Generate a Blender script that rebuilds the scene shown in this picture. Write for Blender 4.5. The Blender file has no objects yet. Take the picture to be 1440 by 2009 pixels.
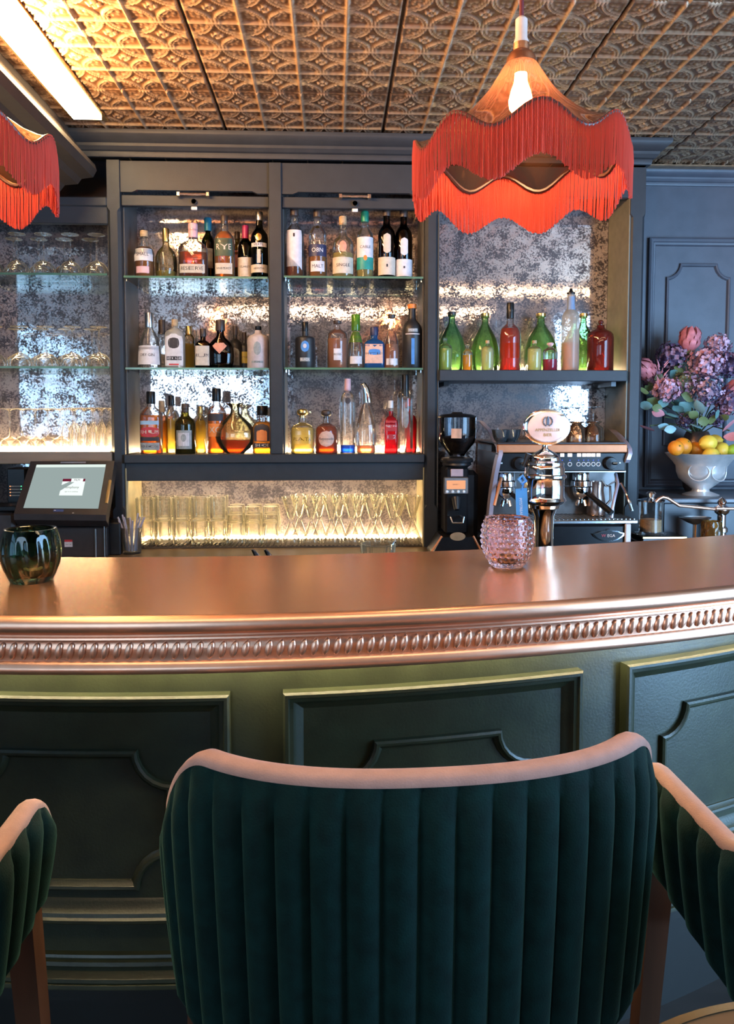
import bpy, math, random
import numpy as np
from mathutils import Vector, Matrix, Euler

random.seed(7)
rng = np.random.default_rng(7)
sc = bpy.context.scene
COL = sc.collection
R = math.radians
EYE = 1.45
FOC = 1480.0          # focal length in pixels of the 1440 x 2009 frame
YAW, PITCH = R(2.5), R(3.35)
PCX, PCY = 720.0, 907.0

# ------------------------------------------------------------------ camera
cam_d = bpy.data.cameras.new('camera')
cam = bpy.data.objects.new('camera', cam_d)
COL.objects.link(cam)
cam.location = (0, 0, EYE)
cam.rotation_euler = (math.pi / 2 - PITCH, 0, -YAW)
cam_d.sensor_fit = 'VERTICAL'
cam_d.sensor_height = 36.0
cam_d.sensor_width = 36.0
cam_d.lens = FOC / 2009 * 36.0
cam_d.shift_y = -(1004.5 - PCY) / 2009
cam_d.clip_start = 0.02
sc.camera = cam

# ------------------------------------------------------------------ light and exposure
sc.view_settings.view_transform = 'Standard'
sc.view_settings.look = 'None'
sc.view_settings.gamma = 1.0
sc.view_settings.use_curve_mapping = False
sc.view_settings.exposure = 0.52
cy = sc.cycles
cy.use_denoising = True
cy.max_bounces = 16
cy.transparent_max_bounces = 48
cy.transmission_bounces = 14
cy.glossy_bounces = 6
cy.diffuse_bounces = 4
cy.sample_clamp_indirect = 6.0
cy.caustics_reflective = False
cy.caustics_refractive = False
world = bpy.data.worlds.new('world')
sc.world = world
world.use_nodes = True
world.node_tree.nodes['Background'].inputs[0].default_value = (0.5, 0.6, 0.75, 1)
world.node_tree.nodes['Background'].inputs[1].default_value = 0.3


def area_light(name, loc, target, size, size_y, power, color):
    d = bpy.data.lights.new(name, 'AREA')
    d.shape = 'RECTANGLE'
    d.size, d.size_y, d.energy, d.color = size, size_y, power, color
    o = bpy.data.objects.new(name, d)
    COL.objects.link(o)
    o.location = loc
    o.rotation_euler = (Vector(target) - Vector(loc)).to_track_quat('-Z', 'Y').to_euler()
    return o


WARM = (1.0, 0.62, 0.32)
# daylight through the windows on the right of the room and at its rear
area_light('window_light_right', (2.75, 0.7, 1.25), (0.9, 3.0, 1.2), 2.0, 2.1, 175, (0.34, 0.62, 1.0))
area_light('window_light_rear', (-1.6, -2.95, 1.6), (0.0, 3.0, 1.3), 1.9, 1.7, 34, (0.62, 0.80, 1.0))
# ceiling spots of the room, warm
area_light('room_downlight', (0.1, 0.40, 2.32), (0.1, 0.62, 1.0), 2.4, 0.25, 10, (1.0, 0.72, 0.48))
# added unseen light throwing the left strip's warm glow up onto the ceiling
area_light('cove_fill', (-0.90, 1.75, 2.43), (-0.68, 1.75, 2.60), 1.5, 0.04, 54, (1.0, 0.55, 0.22))


# ------------------------------------------------------------------ pixel rays into the room
_fw = Vector((math.sin(YAW) * math.cos(PITCH), math.cos(YAW) * math.cos(PITCH), -math.sin(PITCH)))
_rt = Vector((math.cos(YAW), -math.sin(YAW), 0))
_up = _rt.cross(_fw)


def ray(px, py):
    return _rt * ((px - PCX) / FOC) + _up * (-(py - PCY) / FOC) + _fw


def at(px, py, Y):
    d = ray(px, py)
    t = Y / d.y
    return Vector((d.x * t, Y, EYE + d.z * t))


def X(px, Y, py=820):
    return at(px, py, Y).x


def Z(py, Y, px=700):
    return at(px, py, Y).z


# ------------------------------------------------------------------ materials
def new_mat(name):
    m = bpy.data.materials.new(name)
    m.use_nodes = True
    nt = m.node_tree
    nt.nodes.clear()
    out = nt.nodes.new('ShaderNodeOutputMaterial')
    return m, nt, out


def N(nt, typ, **kw):
    n = nt.nodes.new(typ)
    for k, v in kw.items():
        setattr(n, k, v)
    return n


def c4(c):
    return (c[0], c[1], c[2], 1)


def noise(nt, scale, detail=3, rough=.55, coord='Object', stretch=None):
    tc = N(nt, 'ShaderNodeTexCoord')
    n = N(nt, 'ShaderNodeTexNoise')
    n.inputs['Scale'].default_value = scale
    n.inputs['Detail'].default_value = detail
    n.inputs['Roughness'].default_value = rough
    if stretch:
        mp = N(nt, 'ShaderNodeMapping')
        mp.inputs['Scale'].default_value = stretch
        nt.links.new(tc.outputs[coord], mp.inputs[0])
        nt.links.new(mp.outputs[0], n.inputs['Vector'])
    else:
        nt.links.new(tc.outputs[coord], n.inputs['Vector'])
    return n


def pm(name, col, rough=.5, metal=0., var=.12, scale=30, bump=0., bscale=None, stretch=None, spec=.5, sheen=0., coat=0., sheen_tint=None, trans=0.):
    """principled material with procedural colour variation and relief"""
    m, nt, out = new_mat(name)
    p = N(nt, 'ShaderNodeBsdfPrincipled')
    p.inputs['Roughness'].default_value = rough
    p.inputs['Metallic'].default_value = metal
    p.inputs['Specular IOR Level'].default_value = spec
    if sheen:
        p.inputs['Sheen Weight'].default_value = sheen
        p.inputs['Sheen Roughness'].default_value = .35
        p.inputs['Sheen Tint'].default_value = c4(sheen_tint or col)
    if coat:
        p.inputs['Coat Weight'].default_value = coat
    if trans:
        p.inputs['Transmission Weight'].default_value = trans
    n = noise(nt, scale, stretch=stretch)
    r = N(nt, 'ShaderNodeValToRGB')
    r.color_ramp.elements[0].position = .3
    r.color_ramp.elements[1].position = .7
    r.color_ramp.elements[0].color = c4([max(0, x * (1 - var)) for x in col])
    r.color_ramp.elements[1].color = c4([min(1, x * (1 + var)) for x in col])
    nt.links.new(n.outputs['Fac'], r.inputs[0])
    nt.links.new(r.outputs[0], p.inputs['Base Color'])
    if bump:
        n2 = noise(nt, bscale or scale * 4, stretch=stretch)
        b = N(nt, 'ShaderNodeBump')
        b.inputs['Strength'].default_value = bump
        b.inputs['Distance'].default_value = .002
        nt.links.new(n2.outputs['Fac'], b.inputs['Height'])
        nt.links.new(b.outputs[0], p.inputs['Normal'])
    nt.links.new(p.outputs[0], out.inputs[0])
    return m


def emit(name, col, s):
    m, nt, out = new_mat(name)
    e = N(nt, 'ShaderNodeEmission')
    e.inputs[0].default_value = c4(col)
    e.inputs[1].default_value = s
    nt.links.new(e.outputs[0], out.inputs[0])
    return m


def thin_glass(name, tint=(1, 1, 1), edge=(.75, .78, .76), refl=.9, rough=.03, body=0., body_col=None, power=2.2, edge_body=0.):
    """thin walled glass: see-through in the middle, tinted and mirror-like towards its rims"""
    m, nt, out = new_mat(name)
    lw = N(nt, 'ShaderNodeLayerWeight')
    lw.inputs['Blend'].default_value = .5
    pw = N(nt, 'ShaderNodeMath', operation='POWER')
    pw.inputs[1].default_value = power
    nt.links.new(lw.outputs['Facing'], pw.inputs[0])
    mc = N(nt, 'ShaderNodeMix', data_type='RGBA')
    mc.inputs['A'].default_value = c4(tint)
    mc.inputs['B'].default_value = c4(edge)
    nt.links.new(pw.outputs[0], mc.inputs['Factor'])
    tr = N(nt, 'ShaderNodeBsdfTransparent')
    nt.links.new(mc.outputs['Result'], tr.inputs[0])
    gl = N(nt, 'ShaderNodeBsdfGlossy')
    gl.inputs['Roughness'].default_value = rough
    fr = N(nt, 'ShaderNodeFresnel')
    fr.inputs[0].default_value = 1.5
    ml = N(nt, 'ShaderNodeMath', operation='MULTIPLY')
    ml.inputs[1].default_value = refl
    nt.links.new(fr.outputs[0], ml.inputs[0])
    src = tr
    if body or edge_body:
        d = N(nt, 'ShaderNodeBsdfDiffuse')
        d.inputs[0].default_value = c4(body_col or tint)
        tl = N(nt, 'ShaderNodeBsdfTranslucent')
        tl.inputs[0].default_value = c4(body_col or tint)
        a = N(nt, 'ShaderNodeMixShader')
        nt.links.new(d.outputs[0], a.inputs[1])
        nt.links.new(tl.outputs[0], a.inputs[2])
        a.inputs[0].default_value = .5
        b = N(nt, 'ShaderNodeMixShader')
        b.inputs[0].default_value = body
        if edge_body:  # imitates rims catching light: pale body colour painted in towards grazing edges
            p3 = N(nt, 'ShaderNodeMath', operation='POWER')
            p3.inputs[1].default_value = 3.5
            nt.links.new(lw.outputs['Facing'], p3.inputs[0])
            ma = N(nt, 'ShaderNodeMath', operation='MULTIPLY_ADD')
            ma.inputs[1].default_value = edge_body
            ma.inputs[2].default_value = body
            nt.links.new(p3.outputs[0], ma.inputs[0])
            nt.links.new(ma.outputs[0], b.inputs[0])
        nt.links.new(tr.outputs[0], b.inputs[1])
        nt.links.new(a.outputs[0], b.inputs[2])
        src = b
    mx = N(nt, 'ShaderNodeMixShader')
    nt.links.new(ml.outputs[0], mx.inputs[0])
    nt.links.new(src.outputs[0], mx.inputs[1])
    nt.links.new(gl.outputs[0], mx.inputs[2])
    nt.links.new(mx.outputs[0], out.inputs[0])
    return m


def real_glass(name, col, rough=.02, ior=1.45):
    m, nt, out = new_mat(name)
    g = N(nt, 'ShaderNodeBsdfPrincipled')
    g.inputs['Base Color'].default_value = c4(col)
    g.inputs['Roughness'].default_value = rough
    g.inputs['IOR'].default_value = ior
    g.inputs['Transmission Weight'].default_value = 1
    nt.links.new(g.outputs[0], out.inputs[0])
    return m


def antique_mirror():
    """silvered glass gone cloudy, with dark foxing in patches"""
    m, nt, out = new_mat('antique mirror')
    n1 = noise(nt, 17, 6, .62)
    n2 = noise(nt, 115, 8, .78)
    ad = N(nt, 'ShaderNodeMath', operation='MULTIPLY_ADD')
    nt.links.new(n1.outputs['Fac'], ad.inputs[0])
    ad.inputs[1].default_value = .55
    nt.links.new(n2.outputs['Fac'], ad.inputs[2])
    rp = N(nt, 'ShaderNodeValToRGB')
    rp.color_ramp.elements[0].position = .742
    rp.color_ramp.elements[0].color = (0, 0, 0, 1)
    rp.color_ramp.elements[1].position = .79
    rp.color_ramp.elements[1].color = (1, 1, 1, 1)
    nt.links.new(ad.outputs[0], rp.inputs[0])
    gl = N(nt, 'ShaderNodeBsdfGlossy')
    gl.inputs['Color'].default_value = (.87, .79, .77, 1)
    gl.inputs['Roughness'].default_value = .05
    df = N(nt, 'ShaderNodeBsdfDiffuse')
    df.inputs[0].default_value = (.60, .51, .50, 1)
    a = N(nt, 'ShaderNodeMixShader')
    a.inputs[0].default_value = .34
    nt.links.new(gl.outputs[0], a.inputs[1])
    nt.links.new(df.outputs[0], a.inputs[2])
    dk = N(nt, 'ShaderNodeBsdfPrincipled')
    dk.inputs['Base Color'].default_value = (.06, .05, .054, 1)
    dk.inputs['Roughness'].default_value = .35
    b = N(nt, 'ShaderNodeMixShader')
    nt.links.new(rp.outputs[0], b.inputs[0])
    nt.links.new(a.outputs[0], b.inputs[2])
    nt.links.new(dk.outputs[0], b.inputs[1])
    nt.links.new(b.outputs[0], out.inputs[0])
    n3 = noise(nt, 60, 4)
    bp = N(nt, 'ShaderNodeBump')
    bp.inputs['Strength'].default_value = .15
    bp.inputs['Distance'].default_value = .001
    nt.links.new(n3.outputs['Fac'], bp.inputs['Height'])
    nt.links.new(bp.outputs[0], gl.inputs['Normal'])
    return m


PAINT = pm('dark grey blue paint', (.029, .032, .037), .5, var=.10, scale=18, bump=.15, bscale=220, spec=.35)
PAINT_IN = pm('cabinet interior paint', (.075, .075, .073), .5, var=.12, scale=18)
WALLPAINT = pm('blue grey wall paint', (.082, .086, .106), .45, var=.10, scale=14, bump=.15, bscale=200)
BARPAINT = pm('dark green bar paint', (.022, .026, .012), .38, var=.25, scale=16, bump=.2, bscale=180)
BROWNPAINT = pm('dark brown soffit paint', (.05, .036, .028), .5, var=.12, scale=14, bump=.2)
TIN = pm('bronze pressed tin', (.46, .27, .155), .38, .55, var=.18, scale=22, bump=.1, bscale=120)
# relief shading painted into the bronze: raised lines lightened, hollows darkened
_nt = TIN.node_tree
_p = next(n for n in _nt.nodes if n.type == 'BSDF_PRINCIPLED')
_a = N(_nt, 'ShaderNodeAttribute', attribute_name='relief_tone')
_r = N(_nt, 'ShaderNodeValToRGB')
_r.color_ramp.elements[0].position, _r.color_ramp.elements[1].position = .0, .8
_r.color_ramp.elements[0].color = (.24, .115, .055, 1)
_r.color_ramp.elements[1].color = (.82, .56, .36, 1)
_n = noise(_nt, 18)
_m = N(_nt, 'ShaderNodeMix', data_type='RGBA', blend_type='MULTIPLY')
_m.inputs['Factor'].default_value = .35
_nt.links.new(_a.outputs['Fac'], _r.inputs[0])
_nt.links.new(_r.outputs[0], _m.inputs['A'])
_nt.links.new(_n.outputs['Fac'], _m.inputs['B'])
_nt.links.new(_m.outputs['Result'], _p.inputs['Base Color'])
TIN_EDGE = pm('bronze ceiling rail', (.46, .30, .19), .35, .9, var=.15, scale=40)
SEAM = pm('dark ceiling seam', (.05, .03, .02), .6, .3)
COPPER = pm('brushed copper bar top', (1.0, .50, .255), .23, .86, var=.07, scale=9, bump=.035, bscale=70, stretch=(1, 6, 1))
COPPER_T = pm('rounded copper moulding', (.70, .40, .27), .36, .95, var=.06, scale=24, bump=.05, bscale=90)
COPPER_RAIL = pm('copper rail', (.52, .19, .075), .42, .35, var=.08)
BRASS = pm('polished brass', (.80, .55, .25), .22, 1., var=.08)
CHROME = pm('chrome', (.82, .82, .84), .08, 1., var=.04)
STEEL = pm('brushed steel', (.55, .54, .53), .28, 1., var=.08, scale=60)
SILVER = pm('hammered silver', (.80, .76, .73), .3, .6, var=.12, scale=25, bump=.25, bscale=30)
BLACK = pm('black plastic', (.008, .008, .009), .3, var=.2, spec=.3)
BLACKM = pm('black metal', (.02, .02, .022), .3, .3, var=.2)
WHITEP = pm('white plastic', (.72, .70, .68), .4, var=.06)
WOOD = pm('brown stool wood', (.075, .030, .014), .4, var=.3, scale=22, stretch=(1, 1, .15))
WALNUT = pm('dark worktop', (.11, .072, .04), .3, var=.3, scale=14, stretch=(.2, 1, 1))
SHELFWOOD = pm('warm shelf board', (.30, .19, .11), .42, var=.2, scale=20, stretch=(.2, 1, 1))
FLOOR = pm('dark floor boards', (.02, .016, .013), .45, var=.4, scale=10, stretch=(.2, 1, 1))
PLASTER = pm('room plaster', (.30, .26, .23), .8, var=.08, scale=8)
VELVET = pm('dark green velvet', (.0016, .013, .0115), .75, var=.35, scale=40, spec=.12, sheen=.26, sheen_tint=(.14, .40, .36), bump=.3, bscale=420)
PINKV = pm('dusty pink velvet', (.36, .215, .18), .8, var=.10, scale=40, spec=.2, sheen=.4, sheen_tint=(.8, .6, .55), bump=.25, bscale=420)
RUBBER = pm('brown rubber mat', (.06, .045, .03), .6, var=.2)
CORK = pm('cork', (.50, .33, .18), .8, var=.2, scale=120)
GOLD = pm('gold foil', (.72, .48, .18), .28, 1., var=.1)
CREAM = pm('cream paper', (.62, .52, .42), .7, var=.10, scale=60)
WHITEL = pm('white paper', (.66, .62, .64), .6, var=.10, scale=60)
GREYL = pm('grey paper', (.30, .31, .30), .6, var=.25, scale=70)
NAVY = pm('navy print', (.02, .024, .075), .5, var=.2)
INK = pm('dark ink', (.03, .025, .03), .6, var=.2)
REDL = pm('red print', (.50, .03, .035), .5, var=.15)
CORAL = pm('coral label', (.75, .30, .20), .5, var=.15, scale=80)
PEACH = pm('peach label', (.72, .42, .30), .55, var=.12, scale=80)
TEAL = pm('teal print', (.01, .25, .21), .5, var=.2)
GREENL = pm('green print', (.03, .06, .035), .5, var=.25)
BLUEL = pm('blue print', (.05, .22, .55), .45, var=.15)
ORANGEL = pm('orange print', (.85, .24, .04), .5, var=.1)
PINKPRINT = pm('pink print', (.72, .42, .44), .5, var=.1)
CERAM = pm('cream stoneware', (.60, .48, .46), .5, var=.12, scale=50)
MBLACK = pm('matt black bottle', (.016, .016, .018), .45, var=.2)
BROWNG = pm('dark brown stopper', (.05, .03, .022), .45, var=.2)
BLUECAP = pm('blue foil', (.02, .22, .36), .4, .2, var=.1)
GREENCAP = pm('green foil', (.01, .20, .13), .4, .2, var=.1)
LIMECAP = thin_glass('lime glass', (.35, .62, .10), (.08, .30, .04), body=.45, body_col=(.25, .55, .06))
MAGENTA = pm('magenta foil', (.35, .02, .09), .4, .2, var=.1)
MIRROR = antique_mirror()
CLEAR = thin_glass('clear glass', (.98, .98, .97), (.72, .70, .67), body=.03, edge_body=.3)
CLEARB = thin_glass('clear bottle glass', (.98, .97, .96), (.58, .55, .53), refl=.9, body=.03, edge_body=.25)
SHELFG = thin_glass('shelf glass', (.95, .97, .95), (.80, .88, .83), refl=.55, rough=.02)
SHELFE = thin_glass('shelf glass edge', (.45, .72, .55), (.30, .60, .42), refl=.8, body=.55, body_col=(.35, .62, .42))
SMOKE = thin_glass('smoke hopper glass', (.62, .64, .68), (.25, .27, .32), refl=1.)
GREENG = thin_glass('green glass', (.55, .82, .50), (.08, .32, .12), refl=1., body=.24, body_col=(.22, .52, .18))
DGREENG = thin_glass('dark green glass', (.06, .10, .03), (.008, .015, .006), refl=1.)
OLIVEG = thin_glass('olive glass', (.40, .34, .10), (.06, .05, .015), refl=1., body=.2, body_col=(.20, .15, .03))
BROWNGL = thin_glass('brown glass', (.12, .05, .02), (.02, .01, .005), refl=1.)
BLUEG = thin_glass('blue glass', (.06, .26, .60), (.01, .06, .25), refl=1., body=.5, body_col=(.04, .20, .55))
REDG = thin_glass('red glass', (.75, .06, .07), (.30, .01, .02), refl=1., body=.45, body_col=(.65, .03, .05))
RUBYG = thin_glass('ruby glass', (.50, .10, .07), (.14, .02, .015), refl=1., body=.40, body_col=(.32, .05, .035))
FROST = thin_glass('frosted glass', (.85, .82, .78), (.6, .56, .52), refl=.6, rough=.3, body=.45, body_col=(.75, .70, .64))
PALEG = thin_glass('pale gold glass', (.97, .92, .78), (.76, .58, .32), refl=1., body=.04, body_col=(.95, .75, .4), edge_body=.3)


def liquid(name, col, body=.42):
    return thin_glass(name, col, tuple(x * .45 for x in col), refl=.4, body=body, body_col=col, power=1.5)


L_AMBER = liquid('amber spirit', (.88, .36, .06))
L_DARK = liquid('dark amber spirit', (.55, .15, .03))
L_RED = liquid('red liqueur', (.75, .10, .03))
L_GOLD = liquid('golden spirit', (.88, .50, .08))
L_PALE = liquid('pale spirit', (.93, .80, .30))
L_PEACH = liquid('peach spirit', (.90, .48, .28))
L_ORANGE = liquid('orange juice', (.92, .46, .10), .6)
L_LIME = liquid('lime syrup', (.72, .80, .22), .6)
L_YEL = liquid('yellow syrup', (.90, .88, .50), .6)
L_MAG = liquid('raspberry syrup', (.70, .02, .10), .6)
L_BLUE = liquid('blue spirit', (.05, .20, .80), .5)
L_SUN = liquid('sunny syrup', (.95, .55, .02), .6)

LED_WARM = emit('warm led strip', (1.0, .72, .40), 55)
LED_COVE = emit('cove led strip', (1.0, .72, .38), 24)
LED_BAR = emit('bar led strip', (1.0, .82, .50), 95.0)
LED_SOFFIT = emit('soffit led strip', (1.0, .74, .44), 12)


# ------------------------------------------------------------------ mesh builder
class M:
    def __init__(s):
        s.v, s.f, s.mi = [], [], []

    def add(s, verts, faces, mi=0):
        b = len(s.v)
        s.v += [tuple(p) for p in verts]
        for f in faces:
            s.f.append(tuple(i + b for i in f))
            s.mi.append(mi)
        return s

    def box(s, x0, x1, y0, y1, z0, z1, mi=0, bev=0.0):
        if bev:
            b = min(bev, abs(x1 - x0) * .45, abs(y1 - y0) * .45, abs(z1 - z0) * .45)
            vs, fs = [], []
            # chamfered box: 24 vertices
            idx = {}
            for ix, x in ((0, x0), (1, x1)):
                for iy, y in ((0, y0), (1, y1)):
                    for iz, z in ((0, z0), (1, z1)):
                        sx, sy, sz = 1 - 2 * ix, 1 - 2 * iy, 1 - 2 * iz
                        for k, p in enumerate(((x, y + sy * b, z + sz * b), (x + sx * b, y, z + sz * b), (x + sx * b, y + sy * b, z))):
                            idx[ix, iy, iz, k] = len(vs)
                            vs.append(p)
            I = idx
            for i in (0, 1):
                q = [I[i, 0, 0, 0], I[i, 1, 0, 0], I[i, 1, 1, 0], I[i, 0, 1, 0]]
                fs.append(q[::-1] if i == 0 else q)
                q = [I[0, i, 0, 1], I[1, i, 0, 1], I[1, i, 1, 1], I[0, i, 1, 1]]
                fs.append(q if i == 0 else q[::-1])
                q = [I[0, 0, i, 2], I[1, 0, i, 2], I[1, 1, i, 2], I[0, 1, i, 2]]
                fs.append(q[::-1] if i == 0 else q)
            for i in (0, 1):
                for j in (0, 1):
                    fs.append((I[0, i, j, 1], I[1, i, j, 1], I[1, i, j, 2], I[0, i, j, 2]))
                    fs.append((I[i, 0, j, 0], I[i, 1, j, 0], I[i, 1, j, 2], I[i, 0, j, 2]))
                    fs.append((I[i, j, 0, 0], I[i, j, 1, 0], I[i, j, 1, 1], I[i, j, 0, 1]))
                    for k in (0, 1):
                        fs.append((I[i, j, k, 0], I[i, j, k, 1], I[i, j, k, 2]))
            return s.add(vs, fs, mi)
        v = [(x0, y0, z0), (x1, y0, z0), (x1, y1, z0), (x0, y1, z0), (x0, y0, z1), (x1, y0, z1), (x1, y1, z1), (x0, y1, z1)]
        return s.add(v, [(0, 3, 2, 1), (4, 5, 6, 7), (0, 1, 5, 4), (1, 2, 6, 5), (2, 3, 7, 6), (3, 0, 4, 7)], mi)

    def rings(s, rings, closed=True, cap0=False, cap1=False, mi=0):
        """loft through rings of equal vertex count"""
        n = len(rings[0])
        vs = [p for r in rings for p in r]
        fs = []
        m = n if closed else n - 1
        for i in range(len(rings) - 1):
            for j in range(m):
                a, b = i * n + j, i * n + (j + 1) % n
                fs.append((a, b, b + n, a + n))
        if cap0:
            fs.append(tuple(range(n))[::-1])
        if cap1:
            k = (len(rings) - 1) * n
            fs.append(tuple(range(k, k + n)))
        return s.add(vs, fs, mi)

    def lathe(s, prof, c=(0, 0, 0), n=24, cap0=False, cap1=False, sq=2.0, dep=1.0, mi=0, mod=None):
        rs = []
        for r, z in prof:
            ring = []
            for k in range(n):
                a = 2 * math.pi * k / n
                ca, sa = math.cos(a), math.sin(a)
                if sq != 2.0:
                    ca = math.copysign(abs(ca) ** (2 / sq), ca)
                    sa = math.copysign(abs(sa) ** (2 / sq), sa)
                rr = r * (mod(a, z) if mod else 1)
                ring.append((c[0] + rr * ca, c[1] + rr * sa * dep, c[2] + z))
            rs.append(ring)
        return s.rings(rs, True, cap0, cap1, mi)

    def tube(s, pts, rad, n=8, mi=0, caps=True):
        pts = [Vector(p) for p in pts]
        rs = []
        up = None
        for i, p in enumerate(pts):
            t = (pts[min(i + 1, len(pts) - 1)] - pts[max(i - 1, 0)]).normalized()
            if up is None:
                up = t.orthogonal().normalized()
            up = (up - t * up.dot(t))
            up = up.normalized() if up.length > 1e-6 else t.orthogonal().normalized()
            w = t.cross(up)
            r = rad[i] if isinstance(rad, (list, tuple)) else rad
            rs.append([p + (up * math.cos(2 * math.pi * k / n) + w * math.sin(2 * math.pi * k / n)) * r for k in range(n)])
        return s.rings(rs, True, caps, caps, mi)

    def prism(s, poly, a0, a1, axis='y', mi=0):
        """polygon in the plane across the axis, extruded along it"""
        def P(u, v, a):
            return (u, a, v) if axis == 'y' else ((a, u, v) if axis == 'x' else (u, v, a))
        n = len(poly)
        vs = [P(u, v, a0) for u, v in poly] + [P(u, v, a1) for u, v in poly]
        fs = [tuple(range(n)), tuple(range(2 * n - 1, n - 1, -1))]
        fs += [(i, (i + 1) % n + 0, (i + 1) % n + n, i + n) for i in range(n)]
        return s.add(vs, fs, mi)

    def mould(s, path, prof, fn, closed=True, mi=0):
        """moulding: profile (inward offset, outward height) swept along a path in a face plane, mapped by fn(u, v, h)"""
        P = [Vector(p) for p in path]
        n = len(P)
        rs = []
        for i, p in enumerate(P):
            if closed:
                a, b = P[i - 1], P[(i + 1) % n]
            else:
                a, b = P[max(i - 1, 0)], P[min(i + 1, n - 1)]
            d0 = (p - a).normalized() if (p - a).length > 1e-9 else (b - p).normalized()
            d1 = (b - p).normalized() if (b - p).length > 1e-9 else d0
            n0, n1 = Vector((-d0.y, d0.x)), Vector((-d1.y, d1.x))
            nn = (n0 + n1)
            nn = nn / max(nn.length_squared / 2, .35) if nn.length > 1e-6 else n0
            rs.append([fn(p.x + nn.x * o, p.y + nn.y * o, h) for o, h in prof])
        if closed:
            rs.append(rs[0])
        return s.rings(rs, False, mi=mi)

    def build(s, name, mat, parent=None, local=False, smooth=True, ang=35):
        me = bpy.data.meshes.new(name)
        o = Vector((0, 0, 0))
        q = parent
        if not local:
            while q is not None:
                o += q.location
                q = q.parent
        v = [(p[0] - o.x, p[1] - o.y, p[2] - o.z) for p in s.v]
        me.from_pydata(v, [], s.f)
        for mm in (mat if isinstance(mat, (list, tuple)) else [mat]):
            me.materials.append(mm)
        me.polygons.foreach_set('material_index', s.mi)
        if smooth:
            me.polygons.foreach_set('use_smooth', [True] * len(s.f))
            me.set_sharp_from_angle(angle=R(ang))
        me.update()
        ob = bpy.data.objects.new(name, me)
        COL.objects.link(ob)
        if parent is not None:
            ob.parent = parent
        return ob


def box(name, mat, parent, x0, x1, y0, y1, z0, z1, bev=.002):
    return M().box(x0, x1, y0, y1, z0, z1, bev=bev).build(name, mat, parent, smooth=False)


def thing(name, label, cat, loc=(0, 0, 0), group=None, rz=0.):
    o = bpy.data.objects.new(name, None)
    o.empty_display_size = .05
    COL.objects.link(o)
    o.location = loc
    o.rotation_euler = (0, 0, rz)
    tag(o, label, cat, group)
    return o


def tag(o, label, cat, group=None):
    o['label'] = label
    o['category'] = cat
    if group:
        o['group'] = group
    return o


def struct(o, label=None):
    o['kind'] = 'structure'
    if label:
        o['label'] = label
    return o


def dup(root, loc, label, rz=None):
    r = root.copy()
    COL.objects.link(r)
    r.location = loc
    if rz is not None:
        r.rotation_euler = (0, 0, rz)
    r['label'] = label
    for ch in list(root.children):
        c = ch.copy()
        COL.objects.link(c)
        c.parent = r
        for g in ch.children:
            d = g.copy()
            COL.objects.link(d)
            d.parent = c
    return r


_tc = {}


def text_geo(s, size):
    """flat lettering as vertices and faces, centred on the origin"""
    if s not in _tc:
        cu = bpy.data.curves.new('lettering', 'FONT')
        cu.body = s
        cu.align_x, cu.align_y = 'CENTER', 'CENTER'
        cu.resolution_u = 2
        ob = bpy.data.objects.new('lettering', cu)
        COL.objects.link(ob)
        dg = bpy.context.evaluated_depsgraph_get()
        me = bpy.data.meshes.new_from_object(ob.evaluated_get(dg))
        _tc[s] = ([tuple(v.co) for v in me.vertices], [tuple(p.vertices) for p in me.polygons])
        bpy.data.objects.remove(ob)
        bpy.data.curves.remove(cu)
        bpy.data.meshes.remove(me)
    v, f = _tc[s]
    return [(x * size, y * size) for x, y, _ in v], f


ORD = ['first', 'second', 'third', 'fourth', 'fifth', 'sixth', 'seventh', 'eighth', 'ninth', 'tenth', 'eleventh', 'twelfth']

# ================================================================== ROOM SHELL
CEIL = 2.57
WALLY = 3.42          # wall behind the back bar
M().box(-2.7, 3.0, -3.1, 3.5, -.1, 0).build('floor', FLOOR, smooth=False)
struct(bpy.data.objects['floor'], 'dark floor below the stools and the bar')
ceil = struct(M().box(-2.7, 3.0, -3.1, 3.5, CEIL + .012, CEIL + .1).build('ceiling', SEAM, smooth=False), 'bronze pressed-tin ceiling of patterned square tiles')
struct(M().box(-2.7, 3.0, WALLY, WALLY + .1, 0, CEIL + .1).build('wall_back', WALLPAINT, smooth=False))
wl = M()
wl.box(-2.8, -2.7, -3.1, -1.9, 0, CEIL + .1).box(-2.8, -2.7, .3, 3.5, 0, CEIL + .1)
wl.box(-2.8, -2.7, -1.9, .3, 0, .8).box(-2.8, -2.7, -1.9, .3, 2.3, CEIL + .1)
struct(wl.build('wall_left', PLASTER, smooth=False))
# wall on the right of the room, with a wide window opening
wr = M()
wr.box(3.0, 3.1, -3.1, -.4, 0, CEIL + .1).box(3.0, 3.1, 1.8, 3.5, 0, CEIL + .1)
wr.box(3.0, 3.1, -.4, 1.8, 0, .35).box(3.0, 3.1, -.4, 1.8, 2.4, CEIL + .1)
struct(wr.build('wall_right', PLASTER, smooth=False))
wb = M()
wb.box(-2.7, -2.5, -3.2, -3.1, 0, CEIL + .1).box(-.6, 3.0, -3.2, -3.1, 0, CEIL + .1)
wb.box(-2.5, -.6, -3.2, -3.1, 0, .7).box(-2.5, -.6, -3.2, -3.1, 2.45, CEIL + .1)
struct(wb.build('wall_rear', PLASTER, smooth=False))
DAY = emit('daylit window glass', (.33, .64, 1.0), 2.4)


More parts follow.
